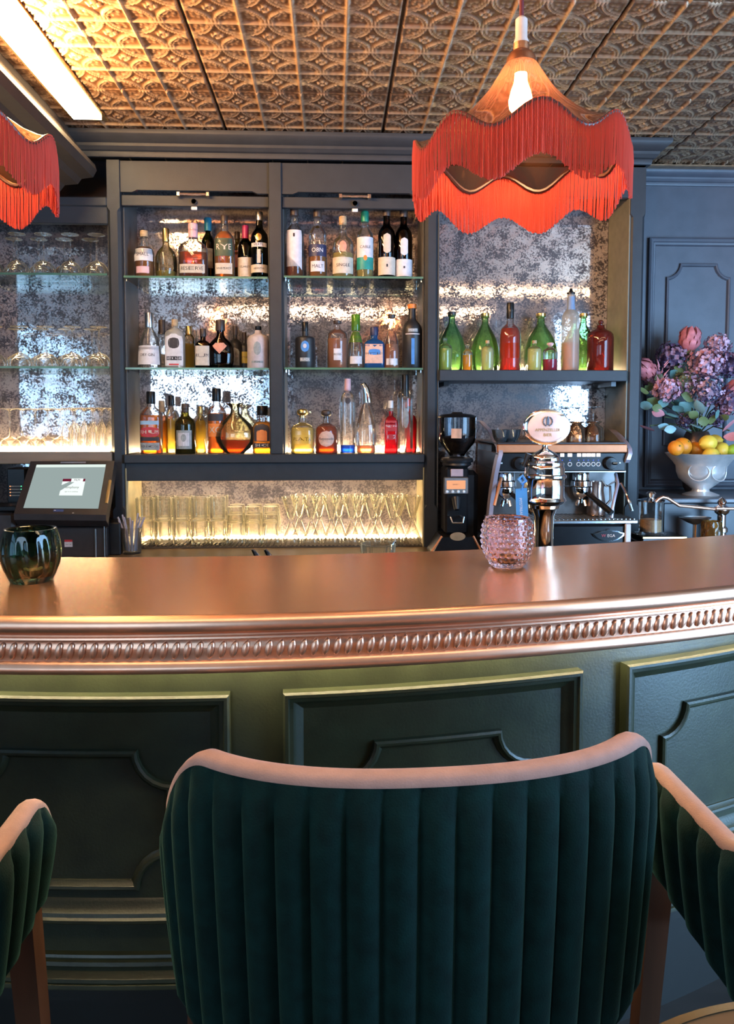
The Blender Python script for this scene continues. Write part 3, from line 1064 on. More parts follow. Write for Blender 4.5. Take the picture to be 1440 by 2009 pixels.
def bottle(cx, ytop, w, zbase, Y, kind, glass, label, liq=None, cap=None, capr=None, captype='cyl', prints=(), sq=2., dep=1., group=None, name='bottle', rz=0., mod=None, ypx=None):
    """one bottle: glass, liquid, stopper and each paper label; measures are taken in pixels at its depth"""
    p0 = at(cx, ypx or 720, Y)
    x = p0.x
    half = (at(cx + w / 2, 720, Y).x - at(cx - w / 2, 720, Y).x) / 2
    H = Z(ytop, Y, cx) - zbase
    P = PROFS[kind]
    t = thing(name, label, 'bottle', (x, Y, zbase), group, rz)
    tend = P[-1][0]

    def sect(tt, k=1.0, n=28, rad=None):
        r = prof_r(P, tt) if rad is None else rad
        q = sq if r > .55 else 2.
        d = dep if r > .6 else (dep + (1 - dep) * min(1, (.6 - r) / .2))
        out = []
        for i in range(n):
            a = 2 * math.pi * i / n
            rr = r * half * k * (mod(a, tt) if mod and r > .5 else 1)
            out.append((spow(math.cos(a), 2 / q) * rr, spow(math.sin(a), 2 / q) * rr * d, tt * H))
        return out
    g = M()
    ts = [tt for tt, _ in P]
    g.rings([sect(tt) for tt in ts], True, True, captype != 'open')
    if captype == 'open':
        g.rings([sect(tt, .94 if tt < .99 else .97) for tt in ts[::-1]], True)
    g.build('glass_body', glass, t, local=True, ang=50)
    if liq:
        lm, lev = liq
        tl = [.012] + [tt for tt in ts if .012 < tt < lev] + [lev]
        l = M()
        l.rings([sect(tt, .93) for tt in tl], True, True, True)
        l.build('liquid', lm, t, local=True, ang=50)
    if cap:
        cm, c0 = cap
        rn = (capr or P[-1][1] * 1.12) * half
        c = M()
        if captype == 'ball':
            hh = (1 - c0) * H
            c.lathe([(rn * .6, 0), (rn * .62, hh * .25), (rn * .95, hh * .38), (rn * 1.08, hh * .62), (rn * .95, hh * .86), (rn * .5, hh), (0.0001, hh)], (0, 0, c0 * H), 16, True)
        elif captype == 'pourer':
            hh = (1 - c0) * H
            c.lathe([(rn * 1.05, 0), (rn * 1.05, hh * .30), (rn * .7, hh * .36), (rn * .45, hh * .55), (rn * .28, hh), (.0001, hh)], (0, 0, c0 * H), 12, True)
        else:
            hh = (1 - c0) * H
            c.lathe([(rn * .97, 0), (rn, hh * .05), (rn, hh * .92), (rn * .9, hh), (.0001, hh)], (0, 0, c0 * H), 16, True)
        c.build('stopper', cm, t, local=True, ang=40)
    for pr in prints:
        # (material, t0, t1, half angle, shape, text, text material)
        pmat, t0, t1, ha = pr[:4]
        shape = pr[4] if len(pr) > 4 else 'rect'
        off = pr[7] if len(pr) > 7 else 0.
        rows, cols = (2 if shape == 'rect' else 12), 12

        def surf(tt, a, k):
            r = prof_r(P, tt)
            q = sq if r > .55 else 2.
            d = dep if r > .6 else (dep + (1 - dep) * min(1, (.6 - r) / .2))
            aa = -math.pi / 2 + a + off
            rr = r * half * k
            return (spow(math.cos(aa), 2 / q) * rr, spow(math.sin(aa), 2 / q) * rr * d, tt * H)
        lb_ = M()
        rg = []
        for i in range(rows + 1):
            v = i / rows
            f = 1.
            if shape == 'oval':
                f = max(.03, math.sqrt(max(0, 1 - (2 * v - 1) ** 2)))
            elif shape == 'diamond':
                f = max(.03, 1 - abs(2 * v - 1))
            elif shape == 'arch':
                f = 1 if v < .72 else max(.05, math.sqrt(max(0, 1 - ((v - .72) / .28) ** 2)))
            elif shape == 'stadium':
                e = .16
                f = max(.05, math.sqrt(max(0, 1 - ((e - v) / e) ** 2))) if v < e else (max(.05, math.sqrt(max(0, 1 - ((v - 1 + e) / e) ** 2))) if v > 1 - e else 1)
            elif shape == 'slant':
                f = 1
            row = []
            for j in range(cols + 1):
                u = 2 * j / cols - 1
                tt = t0 + (t1 - t0) * v
                if shape == 'slant' and i == 0:
                    tt = t0 + (t1 - t0) * .42 * (1 - (u + 1) / 2) + (t1 - t0) * 0.0
                row.append(surf(tt, u * ha * f, 1.015))
            rg.append(row)
        lb_.rings(rg, False)
        lo = lb_.build('paper_label' if shape != 'mark' else 'print', pmat, t, local=True, ang=60)
        if len(pr) > 5 and pr[5]:
            v, f = text_geo(pr[5], 1.0)
            xs = [q[0] for q in v]
            ys = [q[1] for q in v]
            wtx, htx = max(xs) - min(xs), max(ys) - min(ys)
            tm = (t0 + t1) / 2
            s_ = min(2 * min(ha, .72) * .9 / wtx, (t1 - t0) * H * .62 / htx / half)
            tx = M()
            tx.add([surf(tm + q[1] * s_ * half / H, q[0] * s_, 1.03) for q in v], f)
            tx.build('lettering', pr[6] if len(pr) > 6 else INK, lo, local=True, smooth=False)
    return t


YF, YB = 3.168, 3.275
zA1, zB1 = sz(541, 386), sz(721, 386)
zA2, zB2 = sz(541, 694), sz(721, 694)
zC = zbs1
B = bottle
# --- left bay, top glass shelf
B(287, 453, 38, zA1, YF, 'squat', CLEARB, 'short whiskey bottle with a white band label, leftmost on the upper left glass shelf', (L_AMBER, .47), (CORK, .87), prints=[(WHITEL, .34, .60, 1.2, 'rect', 'SMALL', INK), (PINKPRINT, .08, .22, .7)])
B(329, 449, 42, zA1, YF + .01, 'wflask', PALEG, 'embossed flask bottle with a long gold stopper on the upper left glass shelf', (L_PALE, .14), (GOLD, .74), .32, mod=lambda a, t: 1 + .03 * math.cos(14 * a))
B(382, 439, 56, zA1, YF, 'squat', CLEARB, 'wide arch-shouldered bourbon bottle filled with red-brown whiskey on the upper left shelf', (L_DARK, .47), (PINKPRINT, .74), .34, dep=.6, sq=3.2, prints=[(CREAM, .08, .24, .9, 'rect', 'RESERVE', INK)])
B(411, 428, 26, zA1, YB, 'round', DGREENG, 'dark bottle with a blue capped neck standing behind on the upper left shelf', None, (BLUECAP, .80), .55, prints=[(GREYL, .22, .52, .9)])
B(443, 423, 39, zA1, YF, 'round', CLEARB, 'amber bottle with a green upper label and cream lower label, dark stopper', (L_AMBER, .74), (BROWNG, .86), .36, sq=3., dep=.8, prints=[(GREENL, .34, .62, .95, 'rect', 'RYE', CREAM), (CREAM, .06, .23, .85, 'rect', 'WHISKEY', INK)])
B(484, 443, 31, zA1, YF + .03, 'round', DGREENG, 'dark bottle with magenta neck foil and cream label next to the green bottle', None, (MAGENTA, .74), .42, prints=[(CREAM, .05, .40, 1.25, 'rect', 'CLARET', INK)])
B(468, 455, 26, zA1, YB + .01, 'round', OLIVEG, 'small olive bottle mostly hidden behind the magenta-necked bottle', None, (BROWNG, .86), prints=[(PINKPRINT, .30, .62, .9)])
B(511, 416, 34, zA1, YF, 'tall', DGREENG, 'tall dark green bottle with silver top, rightmost on the upper left shelf', None, (STEEL, .87), .42, prints=[(CREAM, .08, .20, 1.2, 'rect', 'ABSINTHE', INK), (CREAM, .22, .42, .20), (WHITEL, .46, .52, 1.0, 'rect', 'VERTE', INK), (GOLD, .55, .66, .35, 'oval')])
# --- left bay, middle glass shelf
B(294, 614, 45, zB1, YF, 'cone', CLEARB, 'clear cone-shouldered gin bottle with tall silver cap and lilac label', None, (STEEL, .74), .36, prints=[(WHITEL, .06, .40, 1.25, 'rect', 'DRY GIN', INK)])
B(319, 628, 18, zB1, YB - .015, 'slim', CLEARB, 'slim clear bottle with a square brown cap behind the lilac-labelled gin', None, (BROWNG, .72), .8)
B(344, 627, 38, zB1, YF, 'jar', FROST, 'pale frosted bottle with a dark figure printed on its white label', None, (CORK, .86), .34, sq=4, dep=.7, prints=[(WHITEL, .05, .70, 1.0, 'arch', None), (INK, .40, .62, .32, 'oval'), (INK, .16, .24, .62, 'mark', 'DISTILLED', WHITEL), (REDL, .06, .09, .25)])
B(371, 640, 24, zB1, YB - .01, 'slim', PALEG, 'slim pale gold bottle with gold stopper behind the frosted bottle', (L_PALE, .6), (GOLD, .80), .5)
B(399, 645, 30, zB1, YF, 'apoth', BROWNGL, 'brown apothecary bottle with a large cream label on the middle left shelf', None, (BROWNG, .80), .42, sq=4, dep=.9, prints=[(CREAM, .07, .56, .95, 'rect', 'RUM', INK)])
B(433, 628, 52, zB1, YF, 'wflask', BROWNGL, 'woven dark round flask with an orange diamond label on the middle left shelf', None, (BROWNG, .78), .36, dep=.6, mod=lambda a, t: 1 + .02 * math.cos(26 * a) * math.cos(t * 90), prints=[(CORAL, .30, .62, .62, 'diamond', None)])
B(462, 640, 25, zB1, YB - .02, 'apoth', MBLACK, 'small black bottle with grey print behind the woven flask', None, (BROWNG, .80), .4, prints=[(GREYL, .10, .50, .8, 'arch', 'NOIR', WHITEL)])
B(480, 652, 22, zB1, YB, 'apoth', MBLACK, 'small black bottle with a yellow label beside the stoneware bottle', None, (BROWNG, .80), .4, prints=[(pm('yellow label', (.55, .36, .04), .5), .18, .48, .8, 'rect', 'BITTER', INK)])
jg = B(507, 640, 43, zB1, YF, 'jar', CERAM, 'cream stoneware gin crock with black stopper, rightmost on the middle left shelf', None, (BLACK, .91), .30, prints=[(GREYL, .30, .62, .34, 'oval'), (GREYL, .12, .17, .55, 'mark', 'STONE', INK)])
hm = M()
_h = (at(528, 700, YF).x - at(485.5, 700, YF).x) / 2
_H = Z(640, YF, 507) - zB1
hm.tube([(_h * .80, 0, _H * .80), (_h * 1.12, 0, _H * .79), (_h * 1.12, 0, _H * .70), (_h * .97, 0, _H * .68)], .0045, 8)
hm.build('ear_handle', CERAM, jg, local=True)
# --- left bay, bottom board
B(295, 768, 42, zC, YF, 'round', CLEARB, 'rectangular orange rum bottle with red label and black cap, leftmost on the bottom board', (L_AMBER, .62), (BLACK, .80), .42, sq=4, dep=.8, prints=[(pm('sky label', (.30, .48, .62), .5), .47, .53, .8), (REDL, .27, .43, .85, 'oval', 'RHUM', CREAM), (INK, .21, .27, .85), (GREYL, .06, .18, .9, 'rect', 'AGRICOLE', INK)])
B(316, 786, 24, zC, YB - .02, 'round', CLEARB, 'golden bottle with a tall cork behind the red-labelled rum', (L_GOLD, .62), (CORK, .78), .5)
B(335, 776, 24, zC, YB - .005, 'round', CLEARB, 'pale golden bottle with black cap behind, left of the brown bottle', (L_PALE, .6), (BLACK, .82), .5)
B(362, 792, 41, zC, YF, 'round', OLIVEG, 'dark brown stubby bottle with a framed grey label and black cork', (pm('dark rum', (.05, .018, .008), .25), .70), (BROWNG, .82), .36, prints=[(GREYL, .10, .47, .80, 'rect', None), (WHITEL, .16, .42, .55, 'rect', None), (GREYL, .24, .40, .26, 'oval')])
B(392, 798, 22, zC, YB - .01, 'round', PALEG, 'thin pale olive bottle with gold seal behind, right of the brown bottle', (L_PALE, .7), (GOLD, .84), .4)
B(424, 762, 38, zC, YF + .02, 'round', CLEARB, 'amber bottle with orange label and black cap left of the round decanter', (L_AMBER, .62), (BLACK, .80), .46, prints=[(INK, .50, .61, .85), (ORANGEL, .26, .46, .85, 'rect', 'XO', CREAM)])
B(460, 791, 79, zC, YF, 'orb', PALEG, 'large round clear decanter with flared neck holding a little red-brown spirit', (L_DARK, .27), captype='open', dep=.62, name='decanter')
B(514, 796, 40, zC, YF, 'squat', CLEARB, 'golden bottle with dark horseshoe label and black cap by the middle post', (L_GOLD, .66), (BLACK, .80), .55, sq=3.5, dep=.8, prints=[(INK, .26, .62, .62, 'arch', None), (ORANGEL, .27, .50, .30, 'arch'), (INK, .13, .22, .75, 'rect', 'SHOE', CREAM)])
# --- right bay, top glass shelf
B(579, 407, 36, zA2, YF, 'tall', CLEARB, 'tall bottle with a slanted whitish label, leftmost on the upper right glass shelf', (L_DARK, .30), (BROWNG, .88), .46, prints=[(WHITEL, .10, .66, .95, 'slant', None), (INK, .56, .61, .10, 'mark')])
B(624, 410, 35, zA2, YF, 'tall', CLEARB, 'amber whisky bottle with navy band lettered in white and white lower label', (L_AMBER, .46), (BROWNG, .88), .46, prints=[(NAVY, .30, .47, 1.35, 'rect', 'O8N', WHITEL), (WHITEL, .08, .23, .85, 'rect', 'MALT', NAVY), (GOLD, .70, .745, .4, 'oval')])
B(673, 425, 41, zA2, YF, 'squat', CLEARB, 'broad-shouldered clear bottle with cork cap and cream label on the upper right shelf', (L_PALE, .40), (CORK, .86), .36, prints=[(CREAM, .06, .32, 1.25, 'rect', 'SINGLE', INK), (CORAL, .40, .58, .35, 'oval')])
B(716, 415, 33, zA2, YF, 'tall', CLEARB, 'clear bottle with green cap, white label and teal lower label', (L_PALE, .35), (GREENCAP, .84), .46, prints=[(WHITEL, .30, .60, 1.2, 'rect', 'CABLE', INK), (TEAL, .12, .30, 1.25), (ORANGEL, .25, .33, .22, 'oval')])
B(758, 408, 34, zA2, YF, 'tall', BROWNGL, 'dark green whisky bottle with arched cream label, left of its twin', (L_DARK, .50), (BROWNG, .88), .46, prints=[(CREAM, .34, .62, .42, 'stadium'), (CREAM, .04, .29, 1.3, 'rect', None), (INK, .15, .19, .10, 'mark')])
B(791, 410, 34, zA2, YF + .012, 'tall', BROWNGL, 'dark green whisky bottle with arched lilac label, rightmost on the upper right shelf', (L_DARK, .50), (BROWNG, .88), .46, prints=[(WHITEL, .32, .57, .42, 'stadium'), (WHITEL, .03, .27, 1.3, 'rect', None), (INK, .14, .17, .10, 'mark')])
# --- right bay, middle glass shelf
B(599, 632, 39, zB2, YF, 'drum', MBLACK, 'matt black drum-shaped bottle with a blue emblem on the middle right shelf', None, (BLACK, .80), .32, prints=[(BLUEL, .34, .58, .42, 'oval'), (WHITEL, .42, .52, .18, 'oval'), (GREYL, .14, .22, .5, 'mark', 'BLACK', WHITEL)])
B(662, 629, 41, zB2, YF, 'jar', CLEARB, 'clear rounded bottle of peach-coloured gin with dark stopper', (L_PEACH, .62), (BROWNG, .93), .38, prints=[(WHITEL, .16, .40, .36, 'rect', 'ROSE', INK)])
B(698, 617, 32, zB2, YF, 'cone', CLEARB, 'clear bottle with a tall bright green stopper and green ribbed shoulders', None, (LIMECAP, .70), .55, prints=[(LIMECAP, .48, .68, 1.5), (WHITEL, .08, .22, .8)])
B(734, 642, 40, zB2, YF, 'apoth', BLUEG, 'square bright blue bottle with a peach label on the middle right shelf', None, (NAVY, .80), .40, sq=5, dep=.7, prints=[(PEACH, .12, .58, .75, 'rect', 'WHITLEY', INK, -.15), (BLUEL, .32, .46, .25, 'oval')])
B(768, 617, 31, zB2, YF, 'cone', CLEARB, 'clear conical bottle with amber spirit and flat brown stopper', (L_PEACH, .45), (BROWNG, .93), .46, prints=[(WHITEL, .06, .18, .8)], mod=lambda a, t: 1 + .025 * math.sin(6 * a + t * 18))
B(808, 597, 38, zB2, YF, 'tall', MBLACK, 'tall black bottle with orange sealed top and narrow blue ladder label', None, (ORANGEL, .93), .46, prints=[(BLUEL, .06, .46, .16), (WHITEL, .52, .535, .8), (GREYL, .56, .61, .5, 'mark', 'PORT', WHITEL)])
# --- right bay, bottom board
B(593, 802, 47, zC, YF, 'squat', CLEARB, 'squat clear tequila bottle of pale yellow spirit with round gold cork', (L_PALE, .58), (GOLD, .80), .46, 'ball', sq=3, prints=[(L_PALE, .22, .42, .7, 'rect', 'PLATA', OLIVEG)])
B(640, 804, 45, zC, YF, 'squat', CLEARB, 'squat amber tequila bottle with a round peach label and brown cork', (L_DARK, .62), (BROWNG, .80), .46, 'ball', prints=[(PEACH, .16, .52, .72, 'oval', 'Reposado', BROWNG)])
B(682, 743, 30, zC, YF, 'slim', CLEARB, 'slim clear vodka bottle with blue base and round black medallion', (L_BLUE, .11), (PINKPRINT, .84), .40, prints=[(INK, .66, .75, .36, 'oval', None)])
cr = B(718, 765, 40, zC, YF, 'demi', CLEARB, 'cut crystal bottle with a curved chrome stopper on the bottom right board', (L_PEACH, .12), None, mod=lambda a, t: 1 + .05 * math.cos(12 * a + t * 10))
cm = M()
_H = Z(765, YF, 718) - zC
cm.tube([(.006, 0, _H * .80), (.004, 0, _H * .93), (-.002, 0, _H * 1.02), (-.012, 0, _H * 1.085), (-.022, 0, _H * 1.07)], [.021, .019, .016, .013, .006], 12)
cm.build('curved_stopper', CHROME, cr, local=True)
B(767, 786, 26, zC, YF + .01, 'apoth', REDG, 'square red bottle with white lettering on the bottom right board', None, (WHITEP, .86), .40, sq=5, dep=.9, prints=[(REDL, .42, .62, .75, 'rect', 'Negroni', WHITEL), (REDL, .26, .36, .5, 'rect', '12', WHITEL)])
B(795, 735, 31, zC, YF, 'slim', CLEARB, 'tall clear vodka bottle with dark wrapped neck beside the red bottle', None, (BLACK, .72), .50, prints=[(GREYL, .32, .58, .35, 'oval')])
B(806, 782, 24, zC, YB - .01, 'apoth', REDG, 'red bottle half hidden behind the tall vodka bottle', None, (REDL, .86), .40)
# --- open shelf on the right
zS = rz1
hob = lambda a, t: 1 + .025 * math.cos(18 * a) * math.cos(t * 70)
B(886, 612, 54, zS, YB - .01, 'demi', GREENG, 'green demijohn with dark stopper, leftmost on the open shelf', None, (BROWNG, .93), .30, mod=hob)
B(873, 662, 27, zS, YF - .02, 'jar', CLEARB, 'small bottle of green syrup in front of the leftmost green demijohn', (L_LIME, .66), (CLEARB, .90), .32)
B(917, 676, 20, zS, YF, 'jar', CLEARB, 'tiny bottle of yellow-orange syrup between two green demijohns', (L_SUN, .60), (CLEARB, .90), .46, 'ball')
B(951, 615, 56, zS, YB - .01, 'demi', GREENG, 'green textured demijohn, second from the left on the open shelf', None, (GOLD, .93), .30, mod=hob)
B(956, 668, 24, zS, YF - .02, 'jar', CLEARB, 'small bottle of pale yellow syrup in front of the second green demijohn', (L_YEL, .80), (CORK, .90), .32)
B(1000, 594, 41, zS, YF, 'squat', CLEARB, 'bottle of red aperitif with black cap and clear collar on the open shelf', (L_RED, .62), (BLACK, .77), .36, prints=[(L_RED, .18, .40, .7)])
B(1060, 615, 64, zS, YB - .02, 'demi', GREENG, 'largest green demijohn in the middle of the open shelf', None, (GOLD, .93), .30, mod=hob)
B(1048, 668, 27, zS, YF - .01, 'jar', CLEARB, 'left of two pale yellow syrup bottles before the largest demijohn', (L_YEL, .72), (CORK, .90), .32)
B(1079, 672, 28, zS, YF - .015, 'jar', CLEARB, 'right of two small syrup bottles before the largest demijohn, raspberry red at its foot', (L_MAG, .40), (PINKPRINT, .86), .46, 'ball')
B(1118, 566, 34, zS, YF, 'vodka', FROST, 'tall frosted vodka bottle with dark pourer half full of orange juice', (L_ORANGE, .34), (BLACK, .93), .46, 'pourer', prints=[(pm('blue grey neck label', (.20, .28, .42), .5), .74, .90, 1.0)])
B(1143, 615, 50, zS, YB, 'demi', GREENG, 'green demijohn half hidden behind the frosted vodka bottle', None, (GOLD, .93), .30, mod=hob)
B(1177, 628, 50, zS, YF + .01, 'jar', RUBYG, 'ribbed dark red bell-shaped bottle with knob stopper, rightmost on the open shelf', None, (RUBYG, .90), .20, 'ball', mod=lambda a, t: 1 + .015 * math.cos(24 * a))

# ================================================================== GLASSES
def lathe_thing(name, label, cat, loc, prof, mat, group=None, n=20, part=None):
    m = M().lathe(prof, (0, 0, 0), n)
    o = m.build(name, mat, None, local=True, ang=60)
    o.location = loc
    tag(o, label, cat, group)
    return o


def place(proto, loc, label):
    o = proto.copy()
    COL.objects.link(o)
    o.location = loc
    o['label'] = label
    return o


def rows(name, what, cat, prof, mat, group, where, pts, n=20):
    """rows of one kind of glass; pts = [(x, y, z, position words)]"""
    first = None
    for x, y, z, words_ in pts:
        lab = f'{what} {words_} {where}'
        if first is None:
            first = lathe_thing(name, lab, cat, (x, y, z), prof, mat, group, n)
        else:
            place(first, (x, y, z), lab)


def coupe(h, r, bowl, stem=.0032, foot=.034):
    """upside-down stem glass: rim on the shelf, foot in the air"""
    b = []
    for k in range(9):
        t = k / 8
        b.append((r * (1 - .10 * (t < .01)) * math.sqrt(max(0.0, 1 - (t * .995) ** 2.2)) + stem, bowl * t))
    b[0] = (r * .97, 0)
    return b + [(stem, bowl + .008), (stem * .9, (bowl + h) / 2), (stem * 1.1, h - .012), (.012, h - .005), (foot, h - .002), (foot, h), (.0005, h)]


STEMG = thin_glass('stemware glass', (.985, .98, .97), (.88, .80, .66), refl=.6, body=.04, body_col=(1.0, .93, .78), edge_body=.8)
GLOWG = thin_glass('glass with painted rim glow', (.99, .985, .96), (.93, .88, .72), refl=.6, body=.04, body_col=(1.0, .93, .68), edge_body=.95)  # cream glow of the rims is put into the material
ROWF = ['in the front row', 'in the back row']
ROWN = ['in the front row', 'in the middle row', 'in the back row']
cp = coupe(.165, .044, .058)
for zi, zname, py, cxs in ((lz[0], 'on the top left glass shelf', 535, [-8, 42, 93, 145, 196]), (lz[1], 'on the second left glass shelf', 718, [-8, 42, 93, 145, 197])):
    pts = []
    for r_ in range(2):
        yy = 3.162 + r_ * .088
        for k, cx in enumerate(cxs):
            xx = X(cx, 3.16) + (.053 if r_ == 1 else 0)
            if xx < LX1 - .056 and not (r_ == 1 and k == len(cxs) - 1):
                pts.append((xx, yy, zi, f'{ORD[k]} from the left {ROWF[r_]}'))
    rows('coupe_glass', 'upside-down coupe', 'glass', cp, STEMG, 'upside-down coupes ' + zname, zname, pts)
pts = []
for r_ in range(2):
    for k, cx in enumerate([-10, 42, 92]):
        pts.append((X(cx, 3.17) + r_ * .02, 3.178 + r_ * .085, lzb, f'{ORD[k]} from the left {["in the front row", "in the back row"][r_]}'))
rows('coupe_glass', 'upside-down coupe', 'glass', coupe(.176, .046, .056), STEMG, 'upside-down coupes on the lit bottom board', 'on the lit left board', pts)
pts = []
flp = [(.023, 0), (.025, .03), (.024, .07), (.018, .10), (.006, .118), (.0035, .125), (.003, .16), (.010, .172), (.0245, .177), (.0245, .179), (.0005, .179)]
for r_ in range(3):
    for k, cx in enumerate([128, 146, 164, 182, 200]):
        xx = X(cx, 3.15) + (.010 if r_ == 1 else 0)
        pts.append((xx, 3.152 + r_ * .060, lzb, f'{ORD[k]} from the left {ROWN[r_]}'))
rows('flute_glass', 'upside-down flute', 'glass', [(r * .72, z) for r, z in flp], STEMG, 'upside-down flutes on the lit bottom board', 'on the lit left board', pts, 14)

# lower niche: a ribbed mat under tumblers and hourglass martini glasses
mt = thing('bar_mat', 'brown ribbed bar mat under the glasses in the lit niche', 'mat', (sx(545), 3.2, CT))
mz = CT + .010
box('base', RUBBER, mt, X(268, 3.12), X(832, 3.12), 3.108, 3.30, CT, CT + .006, .001)
rb_ = M()
for k in range(70):
    a = X(270, 3.12) + (X(830, 3.12) - X(270, 3.12)) * k / 69
    rb_.box(a - .004, a + .004, 3.108, 3.30, CT + .006, mz)
rb_.build('ribs', RUBBER, mt, smooth=False)['kind'] = 'stuff'
hbp = [(.0005, .0), (.031, .0), (.033, .006), (.036, .097), (.0345, .097), (.0315, .010), (.0005, .008)]
pts, pts2 = [], []
for r_ in range(2):
    for k, cx in enumerate([280, 316, 352, 388, 424]):
        xx, yy = X(cx, 3.155), 3.156 + r_ * .075
        w_ = f'{ORD[k]} from the left {["in the front row", "in the back row"][r_]}'
        pts.append((xx, yy, mz, w_))
        pts2.append((xx, yy, mz + .0985, w_))
rows('highball_glass', 'lower tumbler,', 'glass', hbp, GLOWG, 'lower tumblers at the left of the niche', 'at the left of the niche', pts)
rows('highball_glass', 'upper stacked tumbler,', 'glass', hbp, GLOWG, 'upper tumblers at the left of the niche', 'in the niche', pts2)
stp = [(.0365, .0), (.0375, .004), (.031, .088), (.0005, .092)]
pts = []
for lv in range(3):
    for r_ in range(2):
        for k, cx in enumerate([459, 494, 529]):
            pts.append((X(cx, 3.16), 3.158 + r_ * .078, mz + lv * .034, f'{["bottom", "middle", "top"][lv]} of the {ORD[k]} {["front", "back"][r_]} stack'))
rows('nested_tumbler', 'nested clear tumbler,', 'glass', stp, GLOWG, 'nested tumblers in the middle of the niche', 'in the middle of the niche', pts)
hgp = [(.038, 0), (.039, .003), (.0375, .012), (.012, .082), (.0075, .094), (.012, .106), (.0395, .196), (.0385, .197), (.010, .108), (.0005, .098)]
pts = []
for k, cx in enumerate([570, 610, 650, 690, 730, 770, 810]):
    pts.append((X(cx, 3.155), 3.155, mz, f'{ORD[k]} in the front row'))
for k, cx in enumerate([586, 626, 665, 704, 743, 783]):
    pts.append((X(cx, 3.22), 3.235, mz, f'{ORD[k]} in the back row'))
rows('hourglass_martini_glass', 'hourglass martini glass,', 'glass', hgp, GLOWG, 'hourglass martini glasses at the right of the niche', 'in the lit niche', pts)

# straws in a glass by the left post
sg = at(258, 1050, 3.0)
ZS0 = CT
gl = lathe_thing('straw_glass', 'clear glass holding straws, on the worktop in front of the left post', 'glass', (sg.x, 3.0, ZS0), [(.0005, .0), (.034, .0), (.036, .006), (.041, .105), (.039, .105), (.034, .010), (.0005, .008)], CLEAR)
for k in range(10):
    a = 2 * math.pi * k / 10
    m = M().tube([(0.018 * math.cos(a), .018 * math.sin(a), .012), (.036 * math.cos(a), .030 * math.sin(a), .105), (.052 * math.cos(a), .044 * math.sin(a), .135 + .03 * random.random())], .0038, 6)
    o = m.build('straw', pm('silver grey straw', (.42, .38, .44), .4, var=.2) if k == 0 else bpy.data.materials['silver grey straw'], None, local=True)
    o.location = (sg.x, 3.0, ZS0)
    tag(o, f'grey straw leaning in the straw glass, {ORD[k]} round its rim from the right', 'straw', 'straws in the glass by the left post')

# things on the service shelf just behind the bar
SZ = .86
def service(px):
    return X(px, 2.02), 2.02
gx, gy = service(742)
mg = thing('mixing_glass', 'ribbed mixing glass with a spoon just behind the bar', 'glass', (gx, gy, SZ))
zr = Z(1066, gy, 742) - SZ
M().lathe([(.0005, 0), (.048, 0), (.051, .006), (.047, zr * .80), (.044, zr * .86), (.047, zr), (.045, zr), (.041, zr * .86), (.045, .012), (.0005, .01)], (0, 0, 0), 32, mod=lambda a, z: 1 + .03 * math.cos(16 * a)).build('glass_body', GLOWG, mg, local=True)
M().tube([(.01, 0, .012), (.040, 0, zr * .98), (.046, .0, zr * 1.02)], .004, 8).build('spoon', CHROME, mg, local=True)
for q, (px, w) in enumerate(((502, .030), (527, .030))):
    gx, gy = service(px)
    b = thing('speed_bottle', ['left', 'right'][q] + ' of two bottles with chrome pourers just behind the bar', 'bottle', (gx, gy, SZ))
    zt_ = Z(1078, gy, px) - SZ
    M().lathe([(.0005, 0), (w, 0), (w, zt_ * .45), (.012, zt_ * .68), (.012, zt_ * .84), (.0005, zt_ * .84)], (0, 0, 0), 20).build('glass_body', CLEARB, b, local=True)
    M().tube([(0, 0, zt_ * .84), (0, 0, zt_ * .92), (-.012, 0, zt_ * 1.0)], [.011, .008, .004], 10).build('pourer', CHROME, b, local=True)

# ================================================================== PENDANT LAMPS
def silk(name, col, tcol, share):
    m, nt, out = new_mat(name)
    d = N(nt, 'ShaderNodeBsdfDiffuse')
    t = N(nt, 'ShaderNodeBsdfTranslucent')
    n = noise(nt, 160, 2, stretch=(1, 1, .05))
    mx = N(nt, 'ShaderNodeMix', data_type='RGBA')
    mx.inputs['A'].default_value = c4([x * .72 for x in col])
    mx.inputs['B'].default_value = c4([min(1, x * 1.3) for x in col])
    nt.links.new(n.outputs['Fac'], mx.inputs['Factor'])
    nt.links.new(mx.outputs['Result'], d.inputs[0])
    t.inputs[0].default_value = c4(tcol)
    a = N(nt, 'ShaderNodeMixShader')
    a.inputs[0].default_value = share
    nt.links.new(d.outputs[0], a.inputs[1])
    nt.links.new(t.outputs[0], a.inputs[2])
    nt.links.new(a.outputs[0], out.inputs[0])
    return m


FRINGE = silk('red silk fringe', (.46, .075, .055), (.50, .03, .02), .05)
AMBERSH = thin_glass('amber shade glass', (.72, .42, .25), (.42, .18, .08), refl=.6, rough=.06, body=.12, body_col=(.50, .22, .12))
BULB = emit('lamp filament', (1.0, .62, .25), 55)
BULBG = emit('glowing bulb', (1.0, .62, .30), 320.0)
CORD = pm('dark red cord', (.12, .012, .018), .7)
PORC = pm('pale lamp holder', (.66, .52, .46), .4)
WIRE = pm('dark wire', (.05, .02, .015), .4)


